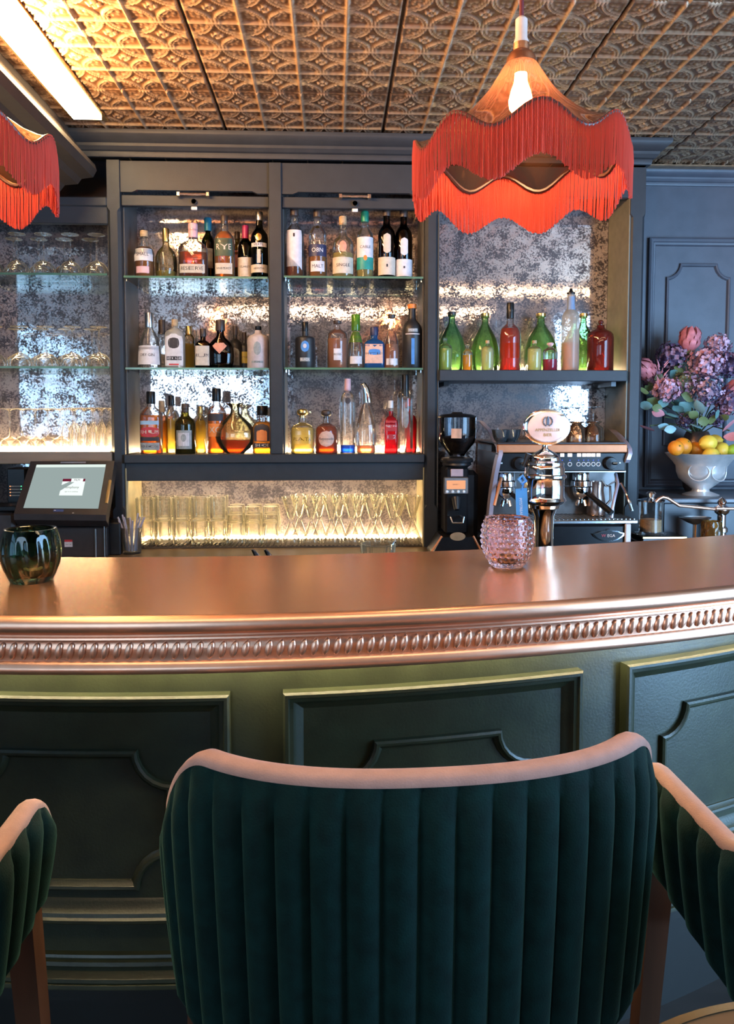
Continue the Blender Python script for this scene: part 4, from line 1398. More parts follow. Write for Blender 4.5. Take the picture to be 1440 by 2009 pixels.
def lamp(name, label, x, y, phase):
    t = thing(name, label, 'lamp', (x, y, 1.975))
    r = .212
    zr = 1.988

    def wave(a):
        return .020 * math.cos(8 * a + phase)
    top = 2.172
    # bell shade between collar and wavy rim
    s = M()
    prof_ = [(.020, 1.0), (.028, .97), (.036, .91), (.045, .83), (.055, .74), (.066, .65), (.080, .56), (.102, .43), (.130, .29), (.165, .14), (.192, .05), (r, 0)]
    n = 96
    rs = []
    for rr, f in prof_:
        ring = []
        for k in range(n):
            a = 2 * math.pi * k / n
            ring.append((x + rr * math.cos(a), y + rr * math.sin(a), zr + (top - zr) * f + wave(a) * (rr / r) ** 4))
        rs.append(ring)
    s.rings(rs, True)
    sh = s.build('shade', AMBERSH, t)
    w = M()
    w.tube([(x + r * math.cos(a), y + r * math.sin(a), zr + wave(a)) for a in [2 * math.pi * k / 96 for k in range(97)]], .0045, 6, caps=False)
    w.build('rim_wire', WIRE, sh)
    b = M()
    for lay in range(2):
        nst = 430
        for k in range(nst):
            a = 2 * math.pi * (k + .5 * lay) / nst
            rr = r + .001 + .0016 * lay + .0008 * math.sin(k * 2.3)
            z1 = zr + wave(a) + .003
            z0 = zr + wave(a + .0) - .092 - .004 * rng.random()
            da = .0048
            wob = .0016 * math.sin(k * 1.7 + lay)
            q = []
            for zz, dr in ((z1, 0), (z1 - .03, .002), (z0, wob)):
                q.append([(x + (rr + dr + h) * math.cos(a + d), y + (rr + dr + h) * math.sin(a + d), zz) for d, h in ((-da, 0), (0, .0016), (da, 0))])
            b.rings(q, False)
    fo = b.build('fringe', FRINGE, t, ang=80)
    fo['kind'] = 'stuff'
    cpm = M().lathe([(.030, -.010), (.029, .002), (.024, .010), (.016, .016), (.016, .03)], (x, y, top), 24)
    cpm.build('collar', pm('copper lamp collar', (.60, .30, .18), .3, 1.) if 'copper lamp collar' not in bpy.data.materials else bpy.data.materials['copper lamp collar'], t)
    M().lathe([(.016, 0), (.015, .012), (.012, .020), (.012, .055), (.007, .060), (.0005, .060)], (x, y, top + .022), 20).build('lamp_holder', PORC, t)
    M().tube([(x, y, top + .08), (x, y, CEIL + .004)], .0045, 8).build('cord', CORD, t)
    bz = 2.095
    bl = M().lathe([(.0005, -.034), (.013, -.032), (.022, -.020), (.024, -.005), (.020, .013), (.013, .032), (.012, .050)], (x, y, bz), 20).build('bulb', BULBG, t)
    fl = M()
    for k in range(5):
        a = 2 * math.pi * k / 5
        fl.tube([(x + .006 * math.cos(a), y + .006 * math.sin(a), bz + .02), (x + .015 * math.cos(a), y + .015 * math.sin(a), bz - .022)], .0024, 6)
    fl.build('filament', BULB, bl)
    M().lathe([(.013, 0), (.013, .03), (.0005, .03)], (x, y, bz + .048), 16).build('bulb_base', BRASS, bl)
    return t


LPY = 1.55
lx1 = X(1014, LPY)
lamp('pendant_lamp', 'red fringed pendant lamp with amber shade hanging over the bar at the right', lx1, LPY, R(28))
lamp('pendant_lamp', 'red fringed pendant lamp half cut off at the upper left', X(-103, LPY), LPY, R(-25))

# ================================================================== BEER TAP
ty = 2.06
tx_ = X(1068, ty, 950)
tz = lambda py: Z(py, ty, 1068)
tap = thing('beer_tap', 'chrome beer tap tower with oval sign behind the bar', 'beer tap', (tx_, ty, SZ))
ppm = (at(1088, 950, ty).x - at(1048, 950, ty).x) / 40
c0 = lambda prof_, n=32: [(r * ppm, tz(py)) for r, py in prof_]
col = M().lathe([(r, z) for r, z in [(.058, SZ), (.058, SZ + .012), (.03, SZ + .02), (.026, SZ + .03)] + c0([(19, 1085), (18, 1040), (19, 1012), (24, 998)])], (tx_, ty, 0), 32)
col.build('column', CHROME, tap)
M().lathe(c0([(24, 998), (29, 996), (30, 990), (36, 987), (40, 984), (42, 981), (40, 977), (38, 974), (38, 940), (39, 938), (42, 936), (42, 932), (39, 930), (38, 927), (38, 918), (36, 914), (37, 911), (36, 907), (30, 903), (29, 898), (28, 895), (22, 890), (14, 885), (7, 881), (5, 877)]), (tx_, ty, 0), 40).build('barrel', CHROME, tap)
M().lathe(c0([(5, 880), (6, 874), (5, 866)]), (tx_, ty, 0), 16).build('neck', CHROME, tap)
ec = Vector((X(1072, ty, 838), ty, tz(838)))
ew, eh = 45 * ppm, 35 * ppm


def oval(w, h, y0, y1, c, n=40):
    m = M()
    rg = []
    for yy, k in ((y0, .94), (y0 + .002, 1.), (y1 - .002, 1.), (y1, .94)):
        rg.append([(c.x + w * k * math.cos(2 * math.pi * i / n), yy, c.z + h * k * math.sin(2 * math.pi * i / n)) for i in range(n)])
    m.rings(rg, True, True, True)
    return m


sgn_ = oval(ew, eh, ty - .010, ty + .008, ec).build('sign', CHROME, tap)
oval(ew * .86, eh * .84, ty - .012, ty - .008, ec).build('sign_face', pm('peach enamel', (.74, .48, .40), .35), sgn_)
GOLDTXT = pm('gold lettering', (.38, .22, .05), .4)


def flat_text(s, size, c, mat, parent, y, name='lettering', rot=0.):
    v, f = text_geo(s, size)
    if rot:
        ca, sa = math.cos(rot), math.sin(rot)
        v = [(a * ca - b * sa, a * sa + b * ca) for a, b in v]
    m = M().add([(c[0] + a, y, c[1] + b) for a, b in v], f)
    return m.build(name, mat, parent, smooth=False)


flat_text('APPENZELLER', .0112, (ec.x, ec.z - .008), GOLDTXT, sgn_, ty - .0130)
flat_text('BIER', .0125, (ec.x, ec.z - .0215), GOLDTXT, sgn_, ty - .0130)
em_ = M()
for sgn in (-1, 1):
    for k in range(5):
        a0 = R(-70 + k * 28)
        em_.tube([(ec.x + sgn * .0125 * math.cos(a0), ty - .0135, ec.z + .016 + .0125 * math.sin(a0)), (ec.x + sgn * .0135 * math.cos(a0 + .45), ty - .0135, ec.z + .016 + .0135 * math.sin(a0 + .45))], [.0026, .0009], 6)
em_.box(ec.x - .004, ec.x + .004, ty - .0142, ty - .012, ec.z + .006, ec.z + .024, bev=.001)
em_.lathe([(.0035, -.003), (.0035, .003), (.0005, .004)], (ec.x, ty - .0135, ec.z + .026), 8)
em_.build('crest', pm('slate crest print', (.10, .12, .16), .5), sgn_)
flat_text('APPENZELLER BIER', .0052, (ec.x + .018, ec.z - .0345), INK, sgn_, ty - .0115, 'rim_lettering', R(18))
# lever at the side with the blue tag hanging from it
lv = M()
lx_ = X(1028, ty, 935)
lv.tube([(tx_ - .036, ty - .01, tz(938)), (lx_ - .004, ty - .015, tz(938)), (lx_ - .014, ty - .018, tz(930))], .005, 8)
lv.tube([(X(1028, ty, 912), ty + .0, tz(915)), (X(1037, ty, 890), ty - .005, tz(890))], [.006, .009], 10)
lv.build('lever', BLACKM, tap)
tgx, tgy = X(1017, ty, 990), ty - .03
tg = thing('hang_tag', 'blue hang tag with white vertical lettering beside the beer tap', 'tag', (tgx, tgy, tz(960)))
tm_ = M()
w_ = 12 * ppm
z1_, z0_ = tz(957), tz(1024)
tm_.prism([(tgx - w_ * .95, z1_), (tgx + w_ * .9, z1_ + .003), (tgx + w_ * 1.25, z0_), (tgx - w_ * .7, z0_ + .001)], tgy - .001, tgy + .001)
tbody = tm_.build('card', pm('blue card', (.055, .22, .46), .45), tg, smooth=False)
flat_text('PITSTREAM', .0105, (tgx - .0008, (z0_ + z1_) / 2 - .003), WHITEL, tbody, tgy - .0016, rot=R(-86))
st = M()
st.tube([(tgx, tgy, z1_ - .004), (tgx + .004, tgy - .003, z1_ + .012), (tgx - .002, tgy, z1_ + .022), (lx_ - .010, ty - .016, tz(936))], .0022, 6)
st.tube([(tgx - .008, tgy + .004, tz(938)), (tgx + .0, tgy - .004, tz(946)), (tgx + .012, tgy - .002, tz(942)), (tgx + .004, tgy + .006, tz(932)), (tgx - .006, tgy + .004, tz(938))], .005, 8)
st.build('strap', BLUEL, tg)

# ================================================================== CANDLE TUMBLERS ON THE BAR
def facet_grid(name, prof_fn, mod, mat, parent, n, m_, flat):
    rs = []
    for i in range(m_ + 1):
        z, r = prof_fn(i / m_)
        rs.append([(r * (1 + mod(2 * math.pi * k / n, i / m_)) * math.cos(2 * math.pi * k / n), r * (1 + mod(2 * math.pi * k / n, i / m_)) * math.sin(2 * math.pi * k / n), z) for k in range(n)])
    mm = M()
    mm.rings(rs, True, True)
    # rim and smooth inside
    zt_, rt = prof_fn(1)
    ins = [[(rt * .965 * math.cos(2 * math.pi * k / n), rt * .965 * math.sin(2 * math.pi * k / n), zt_) for k in range(n)]]
    for i in range(m_, 1, -2):
        z, r = prof_fn(i / m_)
        ins.append([((r * .92 - .002) * math.cos(2 * math.pi * k / n), (r * .92 - .002) * math.sin(2 * math.pi * k / n), max(z - .002, .012)) for k in range(n)])
    mm.rings([rs[-1]] + ins, True, False, True)
    return mm.build(name, mat, parent, local=True, smooth=True, ang=flat)


def tumbler_prof(H, Rm, Rb, Rt):
    def f(t):
        if t < .55:
            u = t / .55
            r = Rb + (Rm - Rb) * math.sin(u * math.pi / 2)
        else:
            u = (t - .55) / .45
            r = Rm + (Rt - Rm) * u * u
        return (t * H, r)
    return f


cy1 = at(996, 1117, 1.64)
ga = 1.655
gx_ = X(995, ga, 1100)
PINKG = real_glass('pink pressed glass', (1.0, .74, .76))
ppg = 1480 / ga * math.cos(YAW)
pk = thing('candle_holder', 'pink hobnail glass candle holder standing on the copper bar top', 'candle holder', (gx_, ga, ZT))
f_ = tumbler_prof(98 / ppg, 50.5 / ppg, 31 / ppg, 44 / ppg)
facet_grid('glass_body', f_, lambda a, t: (.075 * abs(math.cos(11 * a + (math.pi / 2) * (int(t * 8.99) % 2))) ** 1.5 * abs(math.sin(t * 9 * math.pi)) if .04 < t < .93 else 0), PINKG, pk, 176, 63, 60)
M().lathe([(.0005, 0), (.019, 0), (.019, .012), (.0005, .013)], (0, 0, .013), 16).build('tea_light', pm('tea light wax', (.85, .62, .45), .5), pk, local=True)
gb = 1.545
gx2 = X(61, gb, 1100)
pp2 = 1480 / gb
DKG = real_glass('dark green glass tumbler', (.10, .20, .13))
dk_ = thing('candle_holder', 'dark green glass candle holder with oval cuts, at the left end of the bar', 'candle holder', (gx2, gb, ZT))
f_ = tumbler_prof(103 / pp2, 56 / pp2, 38 / pp2, 47 / pp2)
facet_grid('glass_body', f_, lambda a, t: (-.075 * max(0, math.cos(9 * a + t * 1.2)) ** .7 * max(0, math.sin(math.pi * (t - .10) / .80)) ** .6 if .10 < t < .90 else 0), DKG, dk_, 144, 30, 60)
M().lathe([(.0005, 0), (.019, 0), (.019, .012), (.0005, .013)], (0, 0, .013), 16).build('tea_light', bpy.data.materials['tea light wax'], dk_, local=True)

# ================================================================== TILL
def quadbox(m, q0, q1, mi=0):
    """hexahedron from two quads in matching order"""
    return m.add(q0 + q1, [(0, 3, 2, 1), (4, 5, 6, 7), (0, 1, 5, 4), (1, 2, 6, 5), (2, 3, 7, 6), (3, 0, 4, 7)], mi)


till = thing('till_terminal', 'black till with a tilted touch screen under the left shelves', 'till', (X(125, 2.95), 2.98, CT))
Y1, Y0 = 3.03, 2.885
tl, tr, bl_, br_ = at(60, 905, Y1), at(225, 904, Y1), at(27, 1008, Y0), at(208, 1010, Y0)
nrm = ((br_ - bl_).cross(tl - bl_)).normalized()
if nrm.y > 0:
    nrm = -nrm
th = .045
hs = M()
quadbox(hs, [p - nrm * th for p in (bl_, br_, tr, tl)], [p + nrm * 0 for p in (bl_, br_, tr, tl)])
fl_ = [bl_ - Vector((0, 0, .022)) - nrm * .002, br_ - Vector((0, 0, .022)) - nrm * .002, br_ + Vector((0, 0, 0)), bl_]
quadbox(hs, [p - nrm * th for p in fl_], fl_)
TILLP = pm('charcoal till plastic', (.035, .028, .027), .38, var=.15)
hs.build('housing', TILLP, till, smooth=False)


def sc_pt(u, v, h=.0):
    """point on the tilted screen: u across, v upwards"""
    return bl_ * (1 - u) * (1 - v) + br_ * u * (1 - v) + tl * (1 - u) * v + tr * u * v + nrm * h


def sc_quad(name, u0, u1, v0, v1, h, mat, parent):
    m = M().add([sc_pt(u0, v0, h), sc_pt(u1, v0, h), sc_pt(u1, v1, h), sc_pt(u0, v1, h)], [(0, 1, 2, 3)])
    return m.build(name, mat, parent, smooth=False)


scr = sc_quad('screen', .085, .905, .105, .93, .001, emit('grey green screen', (.30, .37, .36), .75), till)
sc_quad('status_bar', .088, .902, .875, .925, .0016, emit('screen bar', (.72, .82, .76), .8), scr)
win = sc_quad('dialog', .44, .70, .34, .65, .0016, emit('screen dialog', (.78, .86, .82), .85), scr)
sc_quad('title_bar', .44, .70, .60, .65, .0023, emit('screen maroon', (.14, .01, .03), .8), scr)
sc_quad('dialog_tab', .54, .675, .585, .655, .0030, emit('screen white', (.85, .9, .88), .8), scr)


def sc_text(s, u, v, size, mat, parent):
    vv, f = text_geo(s, size)
    m = M().add([sc_pt(u + a, v + b * 1.5, .0042) for a, b in vv], f)
    return m.build('lettering', mat, parent, smooth=False)


SCI = emit('screen ink', (.03, .04, .04), .6)
sc_text('simphony', .57, .485, .040, SCI, scr)
sc_text('FILM', .607, .622, .034, SCI, scr)
sc_text('sign in to continue', .57, .405, .020, SCI, scr)
bdg = sc_quad('badge', .42, .53, .045, .085, .001, pm('blue till badge', (.05, .09, .26), .4), till)
pd_ = M().lathe([(.0005, 0), (.004, 0), (.0035, .0012), (.0005, .0016)], (0, 0, 0), 12)
for q, (u, v) in enumerate(((.435, .065), (.64, .02))):
    k_ = M()
    c_ = sc_pt(u, v, .0012)
    k_.add([c_ + Vector(p) for p in pd_.v], pd_.f)
    k_.build('led_dot', WHITEP, till)
cs = M()
a_, b_ = sc_pt(.39, .965, .001), sc_pt(.70, .965, .001)
cs.add([sc_pt(.36, .955, .001), sc_pt(.66, .955, .001), sc_pt(.66, .985, .001), sc_pt(.36, .985, .001)], [(0, 1, 2, 3)])
cs.build('card_slot', pm('grey slot', (.22, .23, .27), .4), till, smooth=False)
sd = M()
sd.tube([sc_pt(.985, .20, .001), sc_pt(.985, .62, .001)], .006, 8)
sd.build('gold_side_strip', pm('gold strip', (.75, .45, .15), .3, .6), till)  # gold strip laid along the right edge of the housing
# stand and printer box
box('stand', BLACKM, till, X(66, 2.97), X(232, 2.97), 2.965, 3.12, CT, Z(1026, 2.97, 150), .004)
pb_ = box('printer_box', TILLP, till, X(62, 2.93), X(205, 2.93), 2.93, 2.962, CT, Z(1035, 2.93, 130), .004)
box('steel_bracket', STEEL, pb_, X(181, 2.925), X(184, 2.925), 2.922, 2.930, CT, Z(1037, 2.93, 180), .001)
box('steel_bracket', STEEL, pb_, X(199, 2.925), X(201, 2.925), 2.922, 2.930, CT, Z(1032, 2.93, 190), .001)
lbx = X(128, 2.926)
box('sticker', WHITEL, pb_, lbx - .015, lbx + .015, 2.928, 2.931, Z(1073, 2.93, 128), Z(1063, 2.93, 128), .0004)
box('sticker_head', REDL, pb_, lbx - .015, lbx + .015, 2.928, 2.931, Z(1063, 2.93, 128), Z(1059, 2.93, 128), .0004)
flat_text('TEST OK', .006, (lbx, Z(1068, 2.93, 128)), INK, pb_, 2.9272)
# box with status lights further left
sw = thing('network_box', 'black box with rows of tiny status lights at the left edge, beside the till', 'box', (X(15, 3.05), 3.1, CT))
box('body', BLACK, sw, X(10, 3.05), X(46, 3.05), 3.05, 3.16, CT, Z(919, 3.05, 28), .004)
for k, py in enumerate((954, 960, 966, 972)):
    box('led_bar', emit('green status light', (.12, .75, .35), 1.0) if k == 0 else bpy.data.materials['green status light'], sw, X(37, 3.048), X(39, 3.048), 3.047, 3.05, Z(py + 1, 3.05, 28), Z(py - 1, 3.05, 28), .0003)
    box('led_bar', emit('amber status light', (.9, .35, .15), 1.0) if k == 0 else bpy.data.materials['amber status light'], sw, X(15, 3.048), X(17, 3.048), 3.047, 3.05, Z(py + 1, 3.05, 28), Z(py - 1, 3.05, 28), .0003)
    box('port_row', GREYL, sw, X(18, 3.048), X(36, 3.048), 3.048, 3.05, Z(py + 1, 3.05, 28), Z(py - 1, 3.05, 28), .0003)
pr2 = thing('receipt_printer', 'dark receipt printer cut off at the left edge below the status-light box', 'printer', (X(0, 2.98), 2.96, CT))
box('body', TILLP, pr2, X(-60, 2.92), X(22, 2.92), 2.92, 3.03, CT, Z(1005, 2.92, 10), .012)
box('lid', BLACK, pr2, X(-60, 2.915), X(28, 2.915), 2.912, 3.03, Z(1003, 2.92, 10), Z(992, 2.92, 10), .004)
box('sticker', WHITEL, pr2, X(-2, 2.918), X(5, 2.918), 2.917, 2.921, Z(1060, 2.92, 4), Z(1046, 2.92, 4), .0004)
# ================================================================== COFFEE GRINDER
gY = 2.93
gxx = lambda px: X(px, gY, 950)
gzz = lambda py: Z(py, gY, 900)
gr = thing('coffee_grinder', 'black coffee grinder with a bean-filled hopper left of the coffee machine', 'grinder', (gxx(903), gY + .06, CT))
gcx, gcy = gxx(902), gY + .075
pg_ = (gxx(940) - gxx(864)) / 76
hop = M().lathe([(r * pg_, gzz(py)) for r, py in [(14, 897), (16, 893), (34, 870), (37, 862), (38, 845), (38, 818)]], (gcx, gcy, 0), 28)
hop.build('hopper', SMOKE, gr)
M().lathe([(r * pg_, gzz(py)) for r, py in [(.1, 892), (14, 892), (31, 868), (34, 858), (.1, 853)]], (gcx, gcy, 0), 24).build('beans', pm('coffee beans', (.035, .016, .010), .45, var=.5, scale=90, bump=.8, bscale=90), gr)
M().lathe([(r * pg_, gzz(py)) for r, py in [(38, 819), (39, 817), (30, 813), (12, 811), (10, 808), (.1, 808)]], (gcx, gcy, 0), 28).build('lid', BLACK, gr)
M().lathe([(r * pg_, gzz(py)) for r, py in [(14, 898), (30, 900), (33, 904), (32, 908), (28, 910), (29, 914), (20, 920)]], (gcx, gcy, 0), 28, True, True).build('collar', BLACKM, gr)
lbm = M()
rr_ = 38.6 * pg_
lbm.rings([[(gcx + rr_ * math.sin(a), gcy - rr_ * math.cos(a), gzz(py)) for a in [R(-26 + 30 * k / 6) for k in range(7)]] for py in (860, 841)], False)
hl = lbm.build('hopper_sticker', pm('copper sticker', (.62, .32, .20), .4, .5), gr)
box('body', BLACK, gr, gxx(876), gxx(922), gY + .03, gY + .16, gzz(1050), gzz(918), .008)
box('rear_body', BLACKM, gr, gxx(884), gxx(946), gY + .07, gY + .20, CT, gzz(925), .02)
box('name_plate', pm('pinkish plate', (.45, .30, .30), .4), gr, gxx(886), gxx(911), gY + .026, gY + .031, gzz(936), gzz(921), .002)
dsp = box('display', STEEL, gr, gxx(872), gxx(920), gY + .010, gY + .03, gzz(970), gzz(937), .003)
box('display_glass', emit('amber display', (.85, .38, .20), .8), dsp, gxx(877), gxx(914), gY + .008, gY + .011, gzz(960), gzz(943), .001)
flat_text('GRIND 1', .007, (gxx(895), gzz(951)), INK, dsp, gY + .0072)
for k in range(4):
    bt = M().lathe([(.0005, 0), (.0055, 0), (.0055, .003), (.0005, .004)], (0, 0, 0), 12)
    bt.v = [(gxx(878 + k * 11) + a, gY + .010 - c, gzz(965) + b) for a, b, c in bt.v]
    bt.build('button', WHITEP, dsp)
sp_ = M()
sp_.tube([(gxx(896), gY + .02, gzz(978)), (gxx(896), gY + .005, gzz(992)), (gxx(896), gY - .005, gzz(1000))], [.018, .014, .010], 12)
sp_.build('spout', BLACKM, gr)
fk = M()
for sgn in (-1, 1):
    fk.tube([(gxx(896) + sgn * .022, gY + .03, gzz(1014)), (gxx(896) + sgn * .026, gY - .02, gzz(1014)), (gxx(896) + sgn * .020, gY - .025, gzz(1024))], .004, 8)
fk.tube([(gxx(896) - .02, gY - .025, gzz(1024)), (gxx(896) + .02, gY - .025, gzz(1024))], .004, 8)
fk.build('portafilter_fork', CHROME, gr)
bs = M()
bs.prism([(gxx(846), CT), (gxx(942), CT), (gxx(926), gzz(1052)), (gxx(866), gzz(1052))], gY - .03, gY + .14)
bs.build('base', BLACK, gr, smooth=False)
bs2 = M()
bs2.tube([(gxx(842), gY - .03, CT + .004), (gxx(866), gY - .025, gzz(1050))], .0045, 8)
bs2.tube([(gxx(946), gY - .03, CT + .004), (gxx(927), gY - .025, gzz(1050))], .0045, 8)
bs2.build('copper_trim', COPPER_RAIL, gr)
dm = M().lathe([(.0005, 0), (.030, 0), (.030, .006), (.0005, .007)], (0, 0, 0), 24)
dm.v = [(gxx(896) + a, gY - .030 - c * .5, gzz(1050) + b * .55) for a, b, c in dm.v]
dm.build('dose_tray', pm('tray amber', (.42, .26, .14), .35, .4), gr)

# ================================================================== COFFEE MACHINE
qY = 2.90
qx = lambda px: X(px, qY, 950)
qz = lambda py: Z(py, qY, 1100)
cof = thing('coffee_machine', 'black and chrome espresso machine with copper rail in the right bay', 'coffee machine', (qx(1100), qY + .2, CT))
xl, xr = qx(974), qx(1230)
PLUM = pm('plum grey side panel', (.42, .37, .44), .32, .35, var=.08)
box('body', BLACKM, cof, xl + .006, xr - .006, qY + .12, 3.325, CT + .03, qz(873), .006)
box('backsplash', pm('dark steel', (.12, .11, .105), .35, .8), cof, xl + .006, xr - .006, qY + .108, qY + .119, qz(1016), qz(925), .002)
hd = box('head', BLACK, cof, xl + .004, xr - .004, qY + .006, 3.32, qz(925), qz(888), .004)
box('copper_rail', COPPER_RAIL, cof, xl + .002, xr - .002, qY - .004, qY + .012, qz(888), qz(872), .003)
box('cup_tray', pm('cup tray', (.05, .04, .04), .35, .5), cof, xl + .004, xr - .004, qY + .012, 3.32, qz(872), qz(868), .002)
box('head_trim', STEEL, hd, xl + .004, xr - .004, qY + .002, qY + .007, qz(927), qz(924.5), .001)
for px, py, w, h in [(1087, 893, 9, 7), (1103, 893, 8, 7), (1118, 893, 9, 7), (1136, 893, 8, 7), (1146, 893, 8, 7), (1155, 893, 9, 7), (1164, 893, 8, 7), (1174, 893, 8, 7)]:
    box('cup_button', emit('white button light', (.95, .92, .95), .9) if 'white button light' not in bpy.data.materials else bpy.data.materials['white button light'], hd, qx(px - w / 2), qx(px + w / 2), qY + .0035, qY + .007, qz(py + h / 2), qz(py - h / 2), .0012)
for px in (1103, 1118, 1135, 1145, 1154, 1164, 1174):
    m = M()
    m.tube([(qx(px) + .0075 * math.cos(a), qY + .0045, qz(911) + .0075 * math.sin(a)) for a in [2 * math.pi * k / 12 for k in range(13)]], .0016, 5, caps=False)
    m.build('ring_button', WHITEP, hd)
    dd = M().box(qx(px) - .002, qx(px) + .002, qY + .003, qY + .007, qz(903) - .0015, qz(903) + .0015)
    dd.build('blue_dot', emit('blue dot light', (.1, .18, .9), 1.) if 'blue dot light' not in bpy.data.materials else bpy.data.materials['blue dot light'], hd, smooth=False)
for px in (1018, 1196):
    m = M().lathe([(.0005, 0), (.026, 0), (.026, .010), (.022, .022), (.0005, .024)], (0, 0, 0), 24)
    m.v = [(qx(px) + a, qY + .006 - c, qz(909) + b) for a, b, c in m.v]
    kb = m.build('steam_knob', BLACK, hd)
    m = M().tube([(qx(px) + .004, qY - .020, qz(909)), (qx(px) + .020, qY - .022, qz(909))], .006, 8)
    m.build('knob_pointer', CHROME, kb)
    box('pilot_light', WHITEP, hd, qx(px - 36 if px < 1100 else px + 18), qx(px - 32 if px < 1100 else px + 22), qY + .003, qY + .007, qz(910), qz(907), .001)
# curved side panels
for k, pts_ in enumerate(([(945, 827), (962, 845), (974, 866), (982, 880), (983, 890), (979, 905), (974, 930), (969, 960), (965, 990), (962, 1020)],
                          [(1204, 843), (1218, 855), (1230, 869), (1236, 880), (1237, 890), (1233, 902), (1230, 908)])):
    rs = []
    yy = [qY + .30, qY + .16, qY + .06, qY + .0, qY - .012, qY - .012, qY + .0, qY + .02, qY + .03, qY + .035][:len(pts_)]
    for (px, py), y_ in zip(pts_, yy):
        p = at(px, py, y_)
        rs.append([(p.x - .008, p.y + .0, p.z), (p.x + .008, p.y, p.z), (p.x + .008, p.y + .05, p.z + .004), (p.x - .008, p.y + .05, p.z + .004)])
    m = M()
    m.rings(rs, True, True, True)
    m.build('side_panel', PLUM, cof, ang=40)
# drip tray and lower front
box('drip_tray', STEEL, cof, qx(962), qx(1240), qY - .07, qY + .115, qz(1024), qz(1016), .004)
gt = M()
for k in range(34):
    a = qx(968) + (qx(1234) - qx(968)) * k / 33
    gt.box(a - .0015, a + .0015, qY - .06, qY + .10, qz(1016), qz(1016) + .003)
gt.build('drip_grille', STEEL, cof, smooth=False)['kind'] = 'stuff'
LF = qY - .065
box('lower_front', BLACK, cof, X(968, LF), X(1240, LF), LF, qY + .12, CT + .028, qz(1024) - .001, .010)
box('end_strap', pm('pale strap', (.62, .52, .50), .4), cof, X(1229, LF), X(1240, LF), LF - .014, LF - .002, Z(1068, LF, 1235), Z(1027, LF, 1235), .003)
for px in (990, 1174, 1226):
    M().lathe([(.014, 0), (.014, .03)], (X(px, LF + .03), LF + .03, CT), 14, True, True).build('foot', pm('bronze foot', (.20, .13, .09), .4, .5) if 'bronze foot' not in bpy.data.materials else bpy.data.materials['bronze foot'], cof)
# badge
bx_, bz_ = X(1193, LF, 1050), Z(1050, LF, 1193)
pb2 = 34 / FOC * LF


def badge_poly(s):
    pts_ = [(-1.0, .12), (-.78, .16), (-.55, .26), (-.28, .30), (0, .40), (.28, .30), (.55, .26), (.78, .16), (1.0, .12), (.88, -.06), (.72, -.16), (.56, -.26), (.30, -.36), (0, -.38), (-.30, -.36), (-.56, -.26), (-.72, -.16), (-.88, -.06)]
    return [(bx_ + a * pb2 * s, bz_ + b * pb2 * (s if s == 1 else s - .06)) for a, b in pts_]


bg = M().prism(badge_poly(1), LF - .006, LF + .001).build('badge', CHROME, cof, smooth=False)
M().prism(badge_poly(.87), LF - .008, LF - .004).build('badge_field', BLACK, bg, smooth=False)
flat_text('W', .017, (bx_ - .020, bz_ - .001), REDL, bg, LF - .0086)
flat_text('EGA', .016, (bx_ + .009, bz_ - .001), pm('badge letters', (.72, .50, .38), .35), bg, LF - .0086)
# group heads and portafilters
for px in (1000, 1150):
    gx0, gy0 = qx(px), qY + .065
    m = M().lathe([(.030, qz(926)), (.034, qz(932)), (.034, qz(944)), (.040, qz(946)), (.040, qz(956)), (.034, qz(958)), (.0005, qz(958))], (gx0, gy0, 0), 24)
    g_ = m.build('group_head', CHROME, cof)
    m = M().lathe([(.033, qz(959)), (.034, qz(968)), (.026, qz(976)), (.012, qz(982)), (.012, qz(990))], (gx0, gy0, 0), 24, True, True)
    m.tube([(gx0 - .012, gy0 - .008, qz(985)), (gx0 - .020, gy0 - .016, qz(996))], .007, 8)
    m.tube([(gx0 + .012, gy0 - .008, qz(985)), (gx0 + .016, gy0 - .016, qz(996))], .007, 8)
    pf = m.build('portafilter', CHROME, cof)
    M().tube([(gx0 + .02, gy0 - .03, qz(972)), (gx0 + .055, gy0 - .10, qz(990)), (gx0 + .075, gy0 - .14, qz(1002))], [.009, .013, .011], 10).build('handle', BLACK, pf)
# steam wands
for pts_, mt_ in (([(983, 938, .03), (979, 955, .0), (974, 975, -.02), (970, 992, -.03)], COPPER_RAIL), ([(1208, 930, .05), (1212, 950, .0), (1206, 975, -.03), (1201, 1000, -.045), (1200, 1016, -.05)], PLUM), ([(1218, 948, .01), (1226, 962, -.01), (1234, 985, -.03), (1240, 1003, -.04)], CHROME)):
    M().tube([at(a, b, qY + c) for a, b, c in pts_], .0065, 10).build('steam_wand', mt_, cof)
M().tube([at(1180, 940, qY), at(1190, 955, qY - .01), at(1200, 948, qY), at(1212, 942, qY + .02)], .003, 8).build('hose', STEEL, cof)
# steel milk jug on the drip tray, cups and glasses on top
jx, jy = qx(1180), qY + .055
jz = qz(1016) + .0032
mj = thing('milk_jug', 'dark steel milk jug standing on the drip tray of the coffee machine', 'jug', (jx, jy, jz))
JUG = pm('brown steel', (.30, .22, .19), .25, .9)
M().lathe([(.0005, 0), (.035, 0), (.037, .006), (.036, .05), (.028, .10), (.030, .135), (.028, .135), (.025, .10), (.033, .05), (.033, .008), (.0005, .006)], (0, 0, 0), 28).build('body', JUG, mj, local=True)
M().tube([(.030, 0, .12), (.055, 0, .115), (.058, 0, .06), (.036, 0, .035)], .005, 8).build('handle', JUG, mj, local=True)
tzc = qz(868)
cup_prof = [(.0005, 0), (.020, 0), (.030, .020), (.036, .048), (.034, .048), (.028, .021), (.018, .004), (.0005, .004)]
pts = [(qx(px), qY + y_, tzc, w_) for px, y_, w_ in ((988, .06, 'at the front left'), (1012, .10, 'at the front, second from the left'), (1000, .19, 'at the back left'), (1030, .22, 'behind the tap sign'))]
